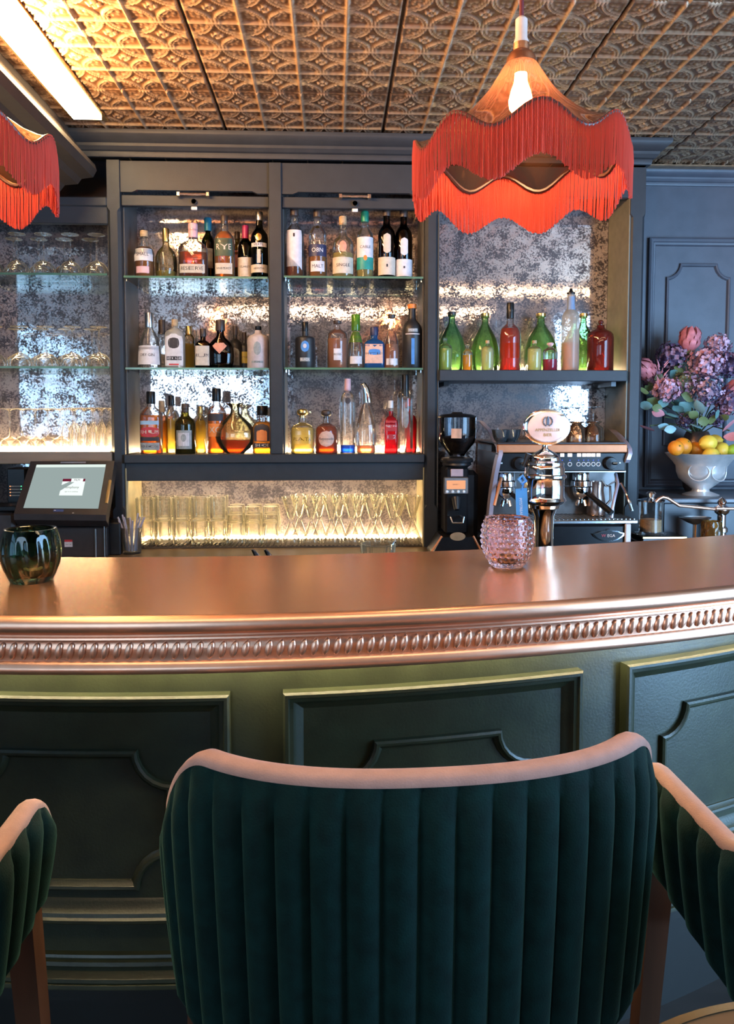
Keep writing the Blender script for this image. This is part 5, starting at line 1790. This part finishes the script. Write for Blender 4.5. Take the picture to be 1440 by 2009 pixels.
rows('glass_cup', 'small glass cup', 'cup', cup_prof, thin_glass('cup glass', (.80, .84, .86), (.4, .42, .45), refl=1., body=.12, body_col=(.5, .55, .6)), 'glass cups on the coffee machine', 'on top of the coffee machine', pts)
AMBG = thin_glass('amber tumbler glass', (.92, .70, .52), (.60, .34, .18), refl=1.1, body=.08, edge_body=.4, body_col=(.8, .5, .32))
pts = [(qx(px), qY + y_, tzc, w_) for px, y_, w_ in ((1136, .05, 'in front, nearest the tap sign'), (1152, .13, 'in the middle'), (1172, .06, 'in front'), (1190, .14, 'at the right end'), (1128, .20, 'at the back'))]
rows('latte_glass', 'upside-down amber latte glass', 'glass', [(.036, 0), (.037, .004), (.033, .055), (.018, .066), (.016, .072), (.026, .078), (.026, .081), (.0005, .081)], AMBG, 'amber latte glasses on the coffee machine', 'on top of the coffee machine', pts)
pts = [(qx(px), qY + y_, tzc, w_) for px, y_, w_ in ((1148, .26, 'at the left'), (1166, .22, 'in the middle'), (1196, .20, 'at the right'))]
rows('wine_glass', 'upside-down clear stem glass', 'glass', coupe(.142, .034, .075, .004, .030), CLEAR, 'clear stem glasses on the coffee machine', 'on top of the coffee machine', pts)

# ================================================================== RIGHT END OF THE COUNTER
kY = 3.13
led = thing('counter_riser', 'dark raised box at the right of the counter carrying bowl and vase', 'cabinet', (X(1400, kY), 3.2, CT))
ZL = Z(977, 3.02, 1380)
box('carcass', BLACKM, led, X(1306, 3.02), X(1306, 3.02) + .62, 3.02, 3.40, CT, ZL - .02, .004)
box('top_board', pm('slate grey top', (.10, .105, .12), .3), led, X(1302, 3.0), X(1302, 3.0) + .64, 3.0, 3.40, ZL - .02, ZL, .004)
bwx = X(1376, kY, 900)
pk_ = 1 / (FOC / kY)
bowl = thing('silver_bowl', 'footed silver bowl of oranges and lemons at the right', 'bowl', (bwx, kY, ZL))
BH = Z(889, kY, 1376) - ZL
bp = [(.0005, 0), (34 * pk_, 0), (35 * pk_, .004), (30 * pk_, .008), (17 * pk_, .018), (16 * pk_, .026), (28 * pk_, BH * .26), (42 * pk_, BH * .40), (47 * pk_, BH * .56), (48 * pk_, BH * .70), (54 * pk_, BH * .80), (64 * pk_, BH * .93), (69 * pk_, BH), (67 * pk_, BH + .001), (52 * pk_, BH * .82), (45 * pk_, BH * .70), (42 * pk_, BH * .55), (28 * pk_, BH * .36), (.0005, BH * .30)]
M().lathe(bp, (0, 0, 0), 48).build('bowl_body', SILVER, bowl, local=True)
ov = M()
for a0 in (-.55, .35):
    rr_ = 48.5 * pk_
    ov.tube([(rr_ * math.sin(a0 + .40 * math.cos(t)), -rr_ * math.cos(a0 + .40 * math.cos(t)), BH * .58 + BH * .20 * math.sin(t)) for t in [2 * math.pi * k / 20 for k in range(21)]], .002, 6, caps=False)
ov.build('oval_rims', SILVER, bowl, local=True)
ORANGE = pm('orange peel', (.85, .27, .015), .42, var=.08, scale=60, bump=.5, bscale=320)
LEMON = pm('lemon peel', (.86, .56, .06), .42, var=.06, scale=50, bump=.4, bscale=260)
LIME = pm('lime peel', (.30, .48, .04), .42, var=.1, scale=50, bump=.4, bscale=260)


def fruit(kind, px, py, rpx, dy, rot, label, group):
    p = at(px, py, kY + dy)
    r = rpx * pk_
    m = M()
    pr = []
    for k in range(13):
        t = math.pi * k / 12
        rr = math.sin(t)
        zz = -math.cos(t)
        if kind == 'orange':
            zz *= .95
            if k == 12:
                zz = .90
        else:
            zz *= 1.20
            if k in (0, 12):
                zz *= 1.10
            rr = rr ** 1.1 if rr > 0 else 0
        pr.append((max(rr, .01) * r, zz * r))
    m.lathe(pr, (0, 0, 0), 20, True, True)
    E = Euler(rot).to_matrix()
    m.v = [tuple(E @ Vector(v)) for v in m.v]
    mt_ = {'orange': ORANGE, 'lemon': LEMON, 'lime': LIME}[kind]
    o = m.build(kind, mt_, None, local=True, ang=60)
    o.location = p
    tag(o, label, 'fruit', group)
    s_ = M().lathe([(.004, 0), (.003, .003), (.0005, .004)], (0, 0, r * (.90 if kind == 'orange' else 1.28)), 6)
    s_.v = [tuple(E @ Vector(v)) for v in s_.v]
    s_.build('stem_end', pm('stem end', (.12, .14, .03), .7) if 'stem end' not in bpy.data.materials else bpy.data.materials['stem end'], o, local=True)


FG = 'fruit in the silver bowl'
fruit('orange', 1326, 879, 15, -.10, (1.2, .3, 0), 'orange at the far left of the silver bowl, partly below the rim', FG)
fruit('orange', 1339, 876, 18, -.03, (.9, .2, .4), 'largest orange in front at the left of the silver bowl', FG)
fruit('orange', 1365, 882, 16, .02, (.4, .8, .2), 'orange in the middle of the bowl between orange and lemons', FG)
fruit('lemon', 1389, 869, 16, -.02, (0, 1.45, .3), 'upper lemon in the middle of the silver bowl', FG)
fruit('lemon', 1401, 866, 14, .06, (1.0, 1.2, .3), 'lemon at the back of the bowl behind the upper lemon', FG)
fruit('lemon', 1415, 883, 15, .00, (.3, .9, 1.0), 'lemon at the right of the silver bowl', FG)
fruit('lemon', 1395, 892, 14, -.07, (0, 1.5, .1), 'lower lemon at the front rim of the silver bowl', FG)
fruit('lime', 1440, 884, 13, -.02, (.5, 1.2, .4), 'green lime at the right edge of the silver bowl', FG)

# vase and flowers
vY = 3.30
vx = X(1368, vY, 850)
VTOP = Z(846, vY, 1368)
M_V = pm('brown bronze vase', (.17, .12, .10), .3, .8, var=.3, scale=30)
vh = VTOP - ZL
vase = lathe_thing('flower_vase', 'round brown bronze vase behind the fruit bowl, full of flowers', 'vase', (vx, vY, ZL),
                   [(.0005, 0), (.045, 0), (.055, .02), (.072, vh * .45), (.070, vh * .78), (.052, vh * .95), (.045, vh), (.042, vh), (.048, vh * .94), (.064, vh * .75), (.0005, vh * .40)], M_V, None, 32)
STEMC = pm('green stem', (.07, .10, .045), .6)
LEAFM = [pm('eucalyptus leaf', (.13, .25, .23), .5, var=.2, scale=30), pm('olive leaf', (.13, .16, .055), .5, var=.2, scale=30), pm('pale teal leaf', (.24, .42, .44), .45, var=.15, scale=30), pm('pink leaf', (.62, .24, .26), .5, var=.15, scale=30)]
mouth = Vector((vx, vY, VTOP - .02))


def leaf_mesh(L, W, cup=.15):
    rs = []
    for i in range(6):
        t = i / 5
        w = W * math.sin(math.pi * min(max(t * .96 + .03, 0), 1)) ** .75
        rs.append([(-w, cup * L * t * t + .1 * w, t * L), (0, cup * L * t * t - .12 * w, t * L), (w, cup * L * t * t + .1 * w, t * L)])
    return M().rings(rs, False)


_leaf = {}


def add_leaf(parent, p, direction, L, W, mat, roll=0.):
    key = mat.name
    if key not in _leaf:
        o = leaf_mesh(1, .38).build('leaf', mat, parent, local=True, ang=80)
        _leaf[key] = o.data
    else:
        o = bpy.data.objects.new('leaf', _leaf[key])
        COL.objects.link(o)
        o.parent = parent
    q = Vector(direction).to_track_quat('Z', 'Y') @ Euler((0, 0, roll)).to_quaternion()
    o.rotation_mode = 'QUATERNION'
    o.rotation_quaternion = q
    o.location = Vector(p) - parent.location
    o.scale = (L * W / .38, L, L)
    return o


def stem(parent, tip, sag=.03):
    mid = (mouth + Vector(tip)) / 2 + Vector((0, 0, sag))
    pts_ = [mouth + Vector((0, 0, -.06)), mouth, mid, Vector(tip)]
    M().tube(pts_, .003, 6).build('stem', STEMC, parent)
    return mid


def protea(px, py, wpx, hpx, Yp, lean, label):
    c = at(px, py, Yp)
    W, H = wpx * Yp / FOC / 2, hpx * Yp / FOC
    ax = Vector(lean).normalized()
    base = c - ax * H / 2
    t = thing('protea', label, 'flower', tuple(base), 'proteas in the bouquet')
    stem(t, base)
    PM = bpy.data.materials.get('protea bract') or pm('protea bract', (.60, .17, .18), .55, var=.25, scale=40)
    q = ax.to_track_quat('Z', 'Y')
    core = M().lathe([(.3 * W, 0), (.80 * W, H * .2), (.93 * W, H * .45), (.80 * W, H * .75), (.4 * W, H * .95), (.001, H)], (0, 0, 0), 16, True)
    core.v = [tuple(q @ Vector(v)) for v in core.v]
    core.build('flower_core', PM, t, local=True)
    n = 0
    for ring, (z0, r0, L, tilt, cnt) in enumerate(((.02, .35, .62, .30, 9), (.22, .62, .66, .12, 9), (.40, .66, .62, -.10, 8))):
        for k in range(cnt):
            a = 2 * math.pi * (k + .5 * ring) / cnt
            m = M()
            rs = []
            for i in range(6):
                u = i / 5
                w = .30 * W * math.sin(math.pi * (.12 + .86 * u)) + .02 * W
                rr = W * (r0 + (1.0 - r0) * math.sin(u * math.pi * .75) * 1.05) - W * .30 * max(0, u - .6) * (1 + ring)
                zz = H * (z0 + L * u)
                rs.append([(rr, -w, zz), (rr * 1.05, 0, zz), (rr, w, zz)])
            m.rings(rs, False)
            Rz = Matrix.Rotation(a, 3, 'Z')
            m.v = [tuple(q @ (Rz @ Vector(v))) for v in m.v]
            m.build('bract', PM, t, local=True, ang=80)
    cal = M()
    for k in range(6):
        a = 2 * math.pi * k / 6
        Rz = Matrix.Rotation(a, 3, 'Z')
        lf = leaf_mesh(H * .34, W * .28, .2)
        cal.add([q @ (Rz @ (Vector((v[0], -v[1] - W * .45, v[2] - H * .06)))) for v in lf.v], lf.f)
    cal.build('sepals', LEAFM[1], t, local=True, ang=80)
    return t


def flower_head(name, px, py, rpx, Yp, cols, label, nfl, size, squash=.85, petals=4, group='clustered flower heads in the bouquet', cat='flower'):
    """a ball of many tiny florets on one stem"""
    c = at(px, py, Yp)
    Rr = rpx * 1.12 * Yp / FOC
    size *= 1.35
    t = thing(name, label, cat, tuple(c), group)
    stem(t, c - Vector((0, 0, Rr * .5)), .02)
    m = M()
    for k in range(nfl):
        z = 1 - 2 * (k + .5) / nfl
        a = k * 2.39996 + rng.random() * .4
        d = Vector((math.sqrt(1 - z * z) * math.cos(a), math.sqrt(1 - z * z) * math.sin(a), z * squash))
        rad = Rr * (.72 + .32 * rng.random())
        p = d * rad
        q = d.normalized().to_track_quat('Z', 'Y')
        mi = int(rng.integers(0, len(cols)))
        s_ = size * (.75 + .5 * rng.random())
        for j in range(petals):
            b_ = 2 * math.pi * j / petals + rng.random()
            e1 = Vector((math.cos(b_), math.sin(b_), .25)) * s_
            e2 = Vector((-math.sin(b_), math.cos(b_), 0)) * s_ * .55
            m.add([p + q @ Vector((0, 0, 0)), p + q @ (e1 * .55 + e2), p + q @ (e1 + Vector((0, 0, s_ * .15))), p + q @ (e1 * .55 - e2)], [(0, 1, 2, 3)], mi)
    o = m.build('florets', cols, t, local=True, ang=80)
    o['kind'] = 'stuff'
    core = M()
    core.lathe([(max(.02, math.sin(math.pi * k / 6)) * Rr * .62, -math.cos(math.pi * k / 6) * Rr * .62 * squash) for k in range(7)], (0, 0, 0), 10, True, True)
    core.build('flower_core', cols[-1], t, local=True)
    return t


PU1 = pm('dusky mauve petal', (.26, .13, .18), .6, var=.2, scale=60)
PU2 = pm('pale lilac petal', (.58, .36, .46), .6, var=.15, scale=60)
PU3 = pm('deep plum petal', (.085, .045, .10), .6, var=.2, scale=60)
PU4 = pm('rose petal', (.55, .22, .26), .6, var=.15, scale=60)
PU5 = pm('dark violet berry', (.035, .028, .065), .35, var=.2, scale=60)
GRN = pm('moss green petal', (.10, .11, .05), .6, var=.2, scale=60)
protea(1353, 666, 40, 50, 3.24, (.05, -.1, 1), 'upright pink protea at the top of the bouquet')
protea(1267, 726, 38, 50, 3.20, (-.75, -.25, .55), 'pink protea leaning left beside the shelf post')
protea(1438, 770, 40, 56, 3.16, (.5, -.4, .6), 'pink protea cut off by the right edge of the photo')
flower_head('hydrangea', 1318, 700, 30, 3.27, [PU1, PU3, PU1, PU3], 'dusky plum flower head left of the upright protea', 150, .0085)
flower_head('hydrangea', 1385, 712, 33, 3.20, [PU2, PU2, PU4, PU1], 'pale lilac hydrangea head in the middle of the bouquet', 170, .0095)
flower_head('hydrangea', 1408, 676, 22, 3.24, [PU2, PU2, PU1], 'small pale lilac flower head at the top right of the bouquet', 110, .0085)
flower_head('hydrangea', 1428, 715, 28, 3.22, [PU3, PU1, PU3], 'deep plum flower head near the right edge of the bouquet', 140, .0085)
flower_head('berry_cluster', 1388, 765, 32, 3.12, [PU5, PU3, PU5, PU2], 'dark violet berry cluster low in the middle of the bouquet', 210, .0075, .9, 3)
flower_head('hydrangea', 1307, 765, 25, 3.14, [PU4, PU1, PU2], 'rose and mauve flower head at the lower left of the bouquet', 120, .009)
flower_head('hydrangea', 1345, 752, 24, 3.18, [GRN, PU1, GRN, PU2], 'greenish mauve flower head in the middle left of the bouquet', 120, .009)
flower_head('hydrangea', 1430, 790, 25, 3.15, [PU1, PU3, PU4], 'mauve flower head at the lower right of the bouquet', 120, .009)
flower_head('hydrangea', 1285, 745, 20, 3.20, [GRN, PU3, PU1], 'small dark flower head beside the leaning protea', 90, .009)
flower_head('berry_cluster', 1345, 825, 16, 3.14, [PU5, PU5, PU3], 'small dark berry cluster above the oranges', 90, .006, .9, 3)
flower_head('berry_cluster', 1404, 822, 15, 3.14, [PU5, PU5, PU3], 'small dark berry cluster among the eucalyptus leaves', 90, .006, .9, 3)
# spiky rose sprig
sp = thing('astilbe', 'spiky rose sprig at the left of the bouquet', 'flower', tuple(at(1300, 750, 3.12)))
stem(sp, at(1300, 752, 3.12))
m = M()
for k in range(26):
    a = rng.random() * 6.28
    u = rng.random()
    b_ = at(1298 + 6 * math.cos(a), 770 - 55 * u, 3.12 + .02 * math.sin(a))
    m.tube([b_, b_ + Vector((.016 * math.cos(a), -.012, .022))], [.003, .0008], 5)
m.build('spikes', PU4, sp)['kind'] = 'stuff'
BR = [
    ('eucalyptus branch with pale teal leaves hanging over the lemons', (1376, 815, 3.10), [(1371, 800, 2, 30), (1362, 815, 1, 24), (1382, 826, 1, 26), (1367, 834, 2, 30), (1396, 822, 1, 24), (1405, 812, 0, 24), (1420, 820, 1, 20)], 'eucalyptus_branch'),
    ('eucalyptus branch with grey green leaves at the lower left', (1305, 818, 3.13), [(1296, 806, 2, 26), (1303, 838, 2, 22), (1316, 842, 2, 22), (1318, 812, 0, 26), (1330, 800, 0, 26), (1288, 800, 1, 22), (1262, 768, 1, 22)], 'eucalyptus_branch'),
    ('branch of dark leaves in the middle of the bouquet', (1340, 790, 3.17), [(1325, 790, 0, 30), (1345, 800, 0, 30), (1352, 778, 1, 28), (1330, 770, 1, 28), (1362, 790, 0, 26), (1348, 815, 1, 24)], 'eucalyptus_branch'),
    ('dark leafy branch at the far left of the bouquet under the leaning protea', (1278, 782, 3.18), [(1270, 775, 0, 26), (1284, 790, 1, 28), (1268, 795, 0, 24), (1292, 775, 1, 26), (1276, 760, 1, 24), (1300, 790, 0, 24)], 'leafy_branch'),
    ('dark leafy branch between the plum head and the upright protea', (1338, 712, 3.26), [(1330, 705, 1, 28), (1345, 715, 0, 28), (1336, 728, 1, 28), (1352, 700, 1, 24), (1362, 728, 0, 26), (1322, 735, 0, 26)], 'leafy_branch'),
    ('twig with pink leaves low at the left of the bouquet', (1275, 835, 3.12), [(1268, 842, 3, 32), (1292, 812, 3, 24)], 'pink_leaf_twig'),
    ('twig with pink leaves low at the right edge', (1432, 845, 3.12), [(1434, 835, 3, 34), (1438, 858, 3, 30)], 'pink_leaf_twig'),
]
for lab, (px, py, yy), lv_, nm in BR:
    c = at(px, py, yy)
    t = thing(nm, lab, 'foliage', tuple(c))
    stem(t, c, .03)
    for i, (lx, ly, mi, sz_) in enumerate(lv_):
        p = at(lx, ly, yy - .02 * (i % 3))
        d = (p - mouth)
        d = Vector((d.x + .03 * math.sin(i * 2.1), -.06, d.z * .5 + .04 * math.cos(i * 1.7)))
        L = sz_ * yy / FOC * 1.15
        add_leaf(t, p - d.normalized() * L * .5, d, L, .34, LEAFM[mi], i * .9)

# sugar jar, brass trays, tap and small bowl
sY = 2.93
sgx = X(1283, sY, 1010)
zt_tray = Z(1050, sY, 1300)
for k in range(3):
    zz0 = CT + k * (zt_tray - CT) / 3
    zz1 = CT + (k + 1) * (zt_tray - CT) / 3
    t = thing('brass_tray', f'{["lowest", "middle", "topmost"][k]} of three stacked brass-edged trays under the sugar jar', 'tray', (X(1300, sY), sY + .05, zz0), 'stacked brass trays')
    w0, w1 = X(1256 + k * 1.5, sY), X(1352 - k * 3, sY)
    box('tray_body', BLACKM, t, w0 + .002, w1 - .002, sY - .03, sY + .10, zz0 + .001, zz1 - .001, .003)
    box('brass_edge', BRASS, t, w0, w1, sY - .034, sY - .0295, zz1 - (zz1 - zz0) * .42, zz1, .002)
jar = thing('sugar_jar', 'glass sugar jar with chrome lid and knob on the brass trays', 'jar', (sgx, sY + .03, zt_tray))
pj = sY / FOC
M().lathe([(.0005, 0), (30 * pj, 0), (31 * pj, .006), (24 * pj, .010), (23 * pj, .020), (24 * pj, Z(985, sY, 1283) - zt_tray)], (0, 0, 0), 28, mod=lambda a, z: 1 + .02 * math.cos(12 * a)).build('glass_body', CLEAR, jar, local=True)
M().lathe([(.0005, .012), (21 * pj, .012), (21 * pj, .06), (.0005, .065)], (0, 0, 0), 20).build('sugar', pm('brown sugar', (.35, .20, .09), .8, var=.25, scale=150, bump=.5), jar, local=True)
zl_ = Z(985, sY, 1283) - zt_tray
M().lathe([(26 * pj, zl_), (27 * pj, zl_ + .006), (16 * pj, zl_ + .012), (6 * pj, zl_ + .016), (8 * pj, zl_ + .024), (10 * pj, zl_ + .032), (6 * pj, zl_ + .040), (.0005, zl_ + .041)], (0, 0, 0), 24).build('lid', CHROME, jar, local=True)
tap2 = thing('water_tap', 'brass and chrome swivel tap in front of the silver bowl', 'tap', (X(1421, sY), sY, CT))
M().tube([at(1286, 985, sY - .02), at(1292, 979, sY - .02), at(1300, 975, sY - .02), at(1309, 977, sY - .02), at(1332, 992, sY - .01), at(1405, 999, sY)], .0065, 12).build('spout', COPPER_T, tap2)
tz2 = lambda py: Z(py, sY, 1421)
M().lathe([(r * pj, z) for r, z in [(12, CT), (12, CT + .01), (9, CT + .014), (9, tz2(1045)), (12, tz2(1043)), (12, tz2(1036)), (8, tz2(1032)), (8, tz2(1010)), (13, tz2(1006)), (15, tz2(1000)), (13, tz2(994)), (7, tz2(990)), (9, tz2(984)), (5, tz2(978)), (.2, tz2(975))]], (X(1421, sY), sY, 0), 24).build('tower', CHROME, tap2)
M().tube([at(1405, 998, sY - .03), at(1440, 998, sY - .03), at(1462, 996, sY - .03)], .006, 10).build('cross_bar', COPPER_T, tap2)
sbx = X(1366, sY, 1020)
sb_ = thing('steel_dish', 'shallow oval steel dish on a stand beneath the tap spout', 'dish', (sbx, sY + .01, CT))
zd = Z(1020, sY, 1366) - CT
M().lathe([(.02, 0), (.022, .004), (.008, .01), (.008, zd - .02), (.03, zd - .012), (.062, zd + .006), (.064, zd + .009), (.055, zd + .004), (.0005, zd - .006)], (0, 0, 0), 32, dep=.7).build('dish_body', STEEL, sb_, local=True)
agx = X(1391, sY - .04, 1045)
ag = thing('amber_tumbler', 'faceted amber glass tumbler in front of the tap tower', 'glass', (agx, sY - .06, CT))
facet_grid('glass_body', tumbler_prof(Z(1022, sY - .06, 1391) - CT, .040, .030, .036), lambda a, t: .05 * math.cos(9 * a) * math.cos(t * 14), thin_glass('gold amber glass', (.75, .48, .20), (.35, .18, .05), refl=1.2, body=.2, body_col=(.55, .32, .10)), ag, 54, 24, 20)

# ================================================================== STOOLS
def stool(label, loc, rz, arm):
    t = thing('bar_stool', label, 'stool', (loc[0], loc[1], 0), 'velvet bar stools in front of the bar', rz)
    a_, b_ = .326, .230      # half width, depth of the rounded back
    zc, zarm, zbot = 1.055, .905, .70
    nrib = 27
    # plan curve by arc length: round back, then straight arms
    pts_ = []
    n = 240
    for k in range(n + 1):
        th = R(-90 + 180 * k / n)
        ex = .86
        pts_.append((spow(math.sin(th), ex) * a_, -spow(math.cos(th), ex) * b_, th))
    L_ = [(-a_ + .012 * (1 - q / 20) * 0, arm * (20 - q) / 20, R(-90)) for q in range(20)]
    R_ = [(a_, arm * (q + 1) / 20, R(90)) for q in range(20)]
    path = [(p[0], p[1], R(-90) - (arm * (20 - q) / 20) / .25) for q, p in enumerate(L_)] + pts_ + [(p[0], p[1], R(90) + (arm * (q + 1) / 20) / .25) for q, p in enumerate(R_)]
    S = [0]
    for i in range(1, len(path)):
        S.append(S[-1] + math.hypot(path[i][0] - path[i - 1][0], path[i][1] - path[i - 1][1]))
    tot = S[-1]
    # resample
    K = nrib * 8
    cur = []
    j = 0
    for k in range(K + 1):
        s = tot * k / K
        while j < len(S) - 2 and S[j + 1] < s:
            j += 1
        u = (s - S[j]) / max(1e-9, S[j + 1] - S[j])
        p, q = path[j], path[j + 1]
        cur.append((p[0] + (q[0] - p[0]) * u, p[1] + (q[1] - p[1]) * u, p[2] + (q[2] - p[2]) * u))

    def ztop(th):
        x_ = abs(th)
        if x_ < R(50):
            return zc
        if x_ < R(96):
            u = (x_ - R(50)) / R(46)
            u = u * u * (3 - 2 * u)
            return zc + (zarm - zc) * u
        e = R(90) + arm / .25
        u = (x_ - R(96)) / (e - R(96))
        return zarm - .07 * max(0, (u - .70) / .30) ** 2.2

    def zlow(th):
        x_ = abs(th)
        u = min(1, max(0, (x_ - R(90)) / (arm / .25)))
        return zbot + .035 * u - .03 * (1 - min(1, x_ / R(90)))
    out_, rim_, inn_ = [], [], []
    T = .027
    for k, (x, y, th) in enumerate(cur):
        p, q = cur[max(k - 1, 0)], cur[min(k + 1, K)]
        tx, ty2 = q[0] - p[0], q[1] - p[1]
        l = math.hypot(tx, ty2)
        nx, ny = ty2 / l, -tx / l          # outward
        zt, zb = ztop(th), zlow(th)
        rib = abs(math.sin(math.pi * k / 8)) ** .55
        colo, colr, coli = [], [], []
        for i in range(15):
            v = i / 14
            z = zb + (zt - zb) * v
            fall = min(1, (1 - v) / .16) * min(1, v / .05 + .3)
            d = .013 * rib * fall - .020 * (1 - v) ** 1.6
            colo.append((x + nx * d, y + ny * d, z))
        for c, zz in ((.0015, -.004), (.002, .004), (-.003, .008), (-.009, .010), (-.019, .009), (-T, .004), (-T, 0)):
            colr.append((x + nx * c, y + ny * c, zt + zz - .003))
        for i in range(6):
            v = 1 - i / 5
            z = zb + (zt - zb) * v
            d = -T - .012 * math.sin(math.pi * v)
            coli.append((x + nx * d, y + ny * d, z - .002))
        out_.append(colo)
        rim_.append(colr)
        inn_.append(coli)
    m = M().rings(out_, False)
    # bottom edge and arm ends in the same velvet
    bot = [[c[0], ic[-1]] for c, ic in zip(out_, inn_)]
    m.rings(bot, False)
    for e in (0, -1):
        o_, i_ = out_[e], inn_[e]
        n1 = len(o_)
        ii = [i_[-1 - round((len(i_) - 1) * q / (n1 - 1))] for q in range(n1)]
        ii = [(p[0], p[1], o_[q][2]) for q, p in enumerate(ii)]
        mid = [((a[0] + b[0]) / 2, (a[1] + b[1]) / 2 + .016, a[2]) for a, b in zip(o_, ii)]
        m.rings([o_, mid, ii], False)
    m.build('backrest', VELVET, t, local=True, ang=70)
    M().rings(rim_, False).build('rim_band', PINKV, t, local=True, ang=70)
    M().rings(inn_, False).build('inner_lining', PINKV, t, local=True, ang=70)
    # seat cushion
    c = M()
    rs = []
    for r_, z in ((.90, .66), (.97, .675), (1, .70), (1, .735), (.96, .755), (.80, .765), (.01, .768)):
        rs.append([(spow(math.cos(a), .8) * .238 * r_, .06 + spow(math.sin(a), .8) * .215 * r_, z) for a in [2 * math.pi * k / 40 for k in range(40)]])
    c.rings(rs, True, True)
    c.build('seat', VELVET, t, local=True, ang=50)
    box_ = M().box(-.23, .23, -.13, .24, .628, .665, bev=.006)
    box_.build('seat_frame', WOOD, t, local=True, smooth=False)
    for sx_ in (-1, 1):
        for top_, foot in (((.292 * sx_, arm - .035), (.322 * sx_, arm + .0)), ((.20 * sx_, -.10), (.262 * sx_, -.20))):
            w0, w1 = .019, .013
            leg = M()
            leg.rings([[(top_[0] + a * w0, top_[1] + b * w0, .735 if top_[1] > 0 else .70) for a, b in ((-1, -1), (1, -1), (1, 1), (-1, 1))], [(foot[0] + a * w1, foot[1] + b * w1, 0) for a, b in ((-1, -1), (1, -1), (1, 1), (-1, 1))]], True, True, True)
            leg.build('leg', WOOD, t, local=True, smooth=False)
    fr_ = M()
    q = [(-.238, .24), (.238, .24), (.232, -.15), (-.232, -.15)]
    q = [(-.300, arm - .02), (.300, arm - .02), (.232, -.15), (-.232, -.15)]
    fr_.tube([(a, b, .27) for a, b in q + q[:1]], .009, 8, caps=False)
    fr_.build('foot_rail', BRASS, t, local=True)
    return t


stool('dark green velvet bar stool with pink rim, seen from behind in the middle', (.102, 1.028, 0), R(3), .10)
stool('green velvet bar stool cut off at the left edge', (-.742, .868, 0), R(1), .24)
stool('green velvet bar stool cut off at the right edge, partly behind the middle stool', (.822, .905, 0), R(1), .30)

# brass-rimmed table whose edge shows in the lower right corner
tb = thing('brass_table', 'round table with a polished brass edge in the lower right corner', 'table', (.396, .329, 0))
tcx, tcy, tr_, tzz = .396, .329, .30, .93
M().lathe([(.0005, tzz - .022), (tr_ - .01, tzz - .022), (tr_ - .004, tzz - .02), (tr_ - .004, tzz), (.0005, tzz)], (tcx, tcy, 0), 72).build('tabletop', WALNUT, tb)
M().lathe([(tr_ - .005, tzz - .024), (tr_ + .003, tzz - .020), (tr_ + .006, tzz - .010), (tr_ + .003, tzz), (tr_ - .006, tzz + .0015)], (tcx, tcy, 0), 96).build('brass_edge', BRASS, tb)
M().lathe([(.20, 0), (.20, .012), (.05, .03), (.028, .06), (.026, tzz - .06), (.07, tzz - .023)], (tcx, tcy, 0), 32, True).build('pedestal', BLACKM, tb)
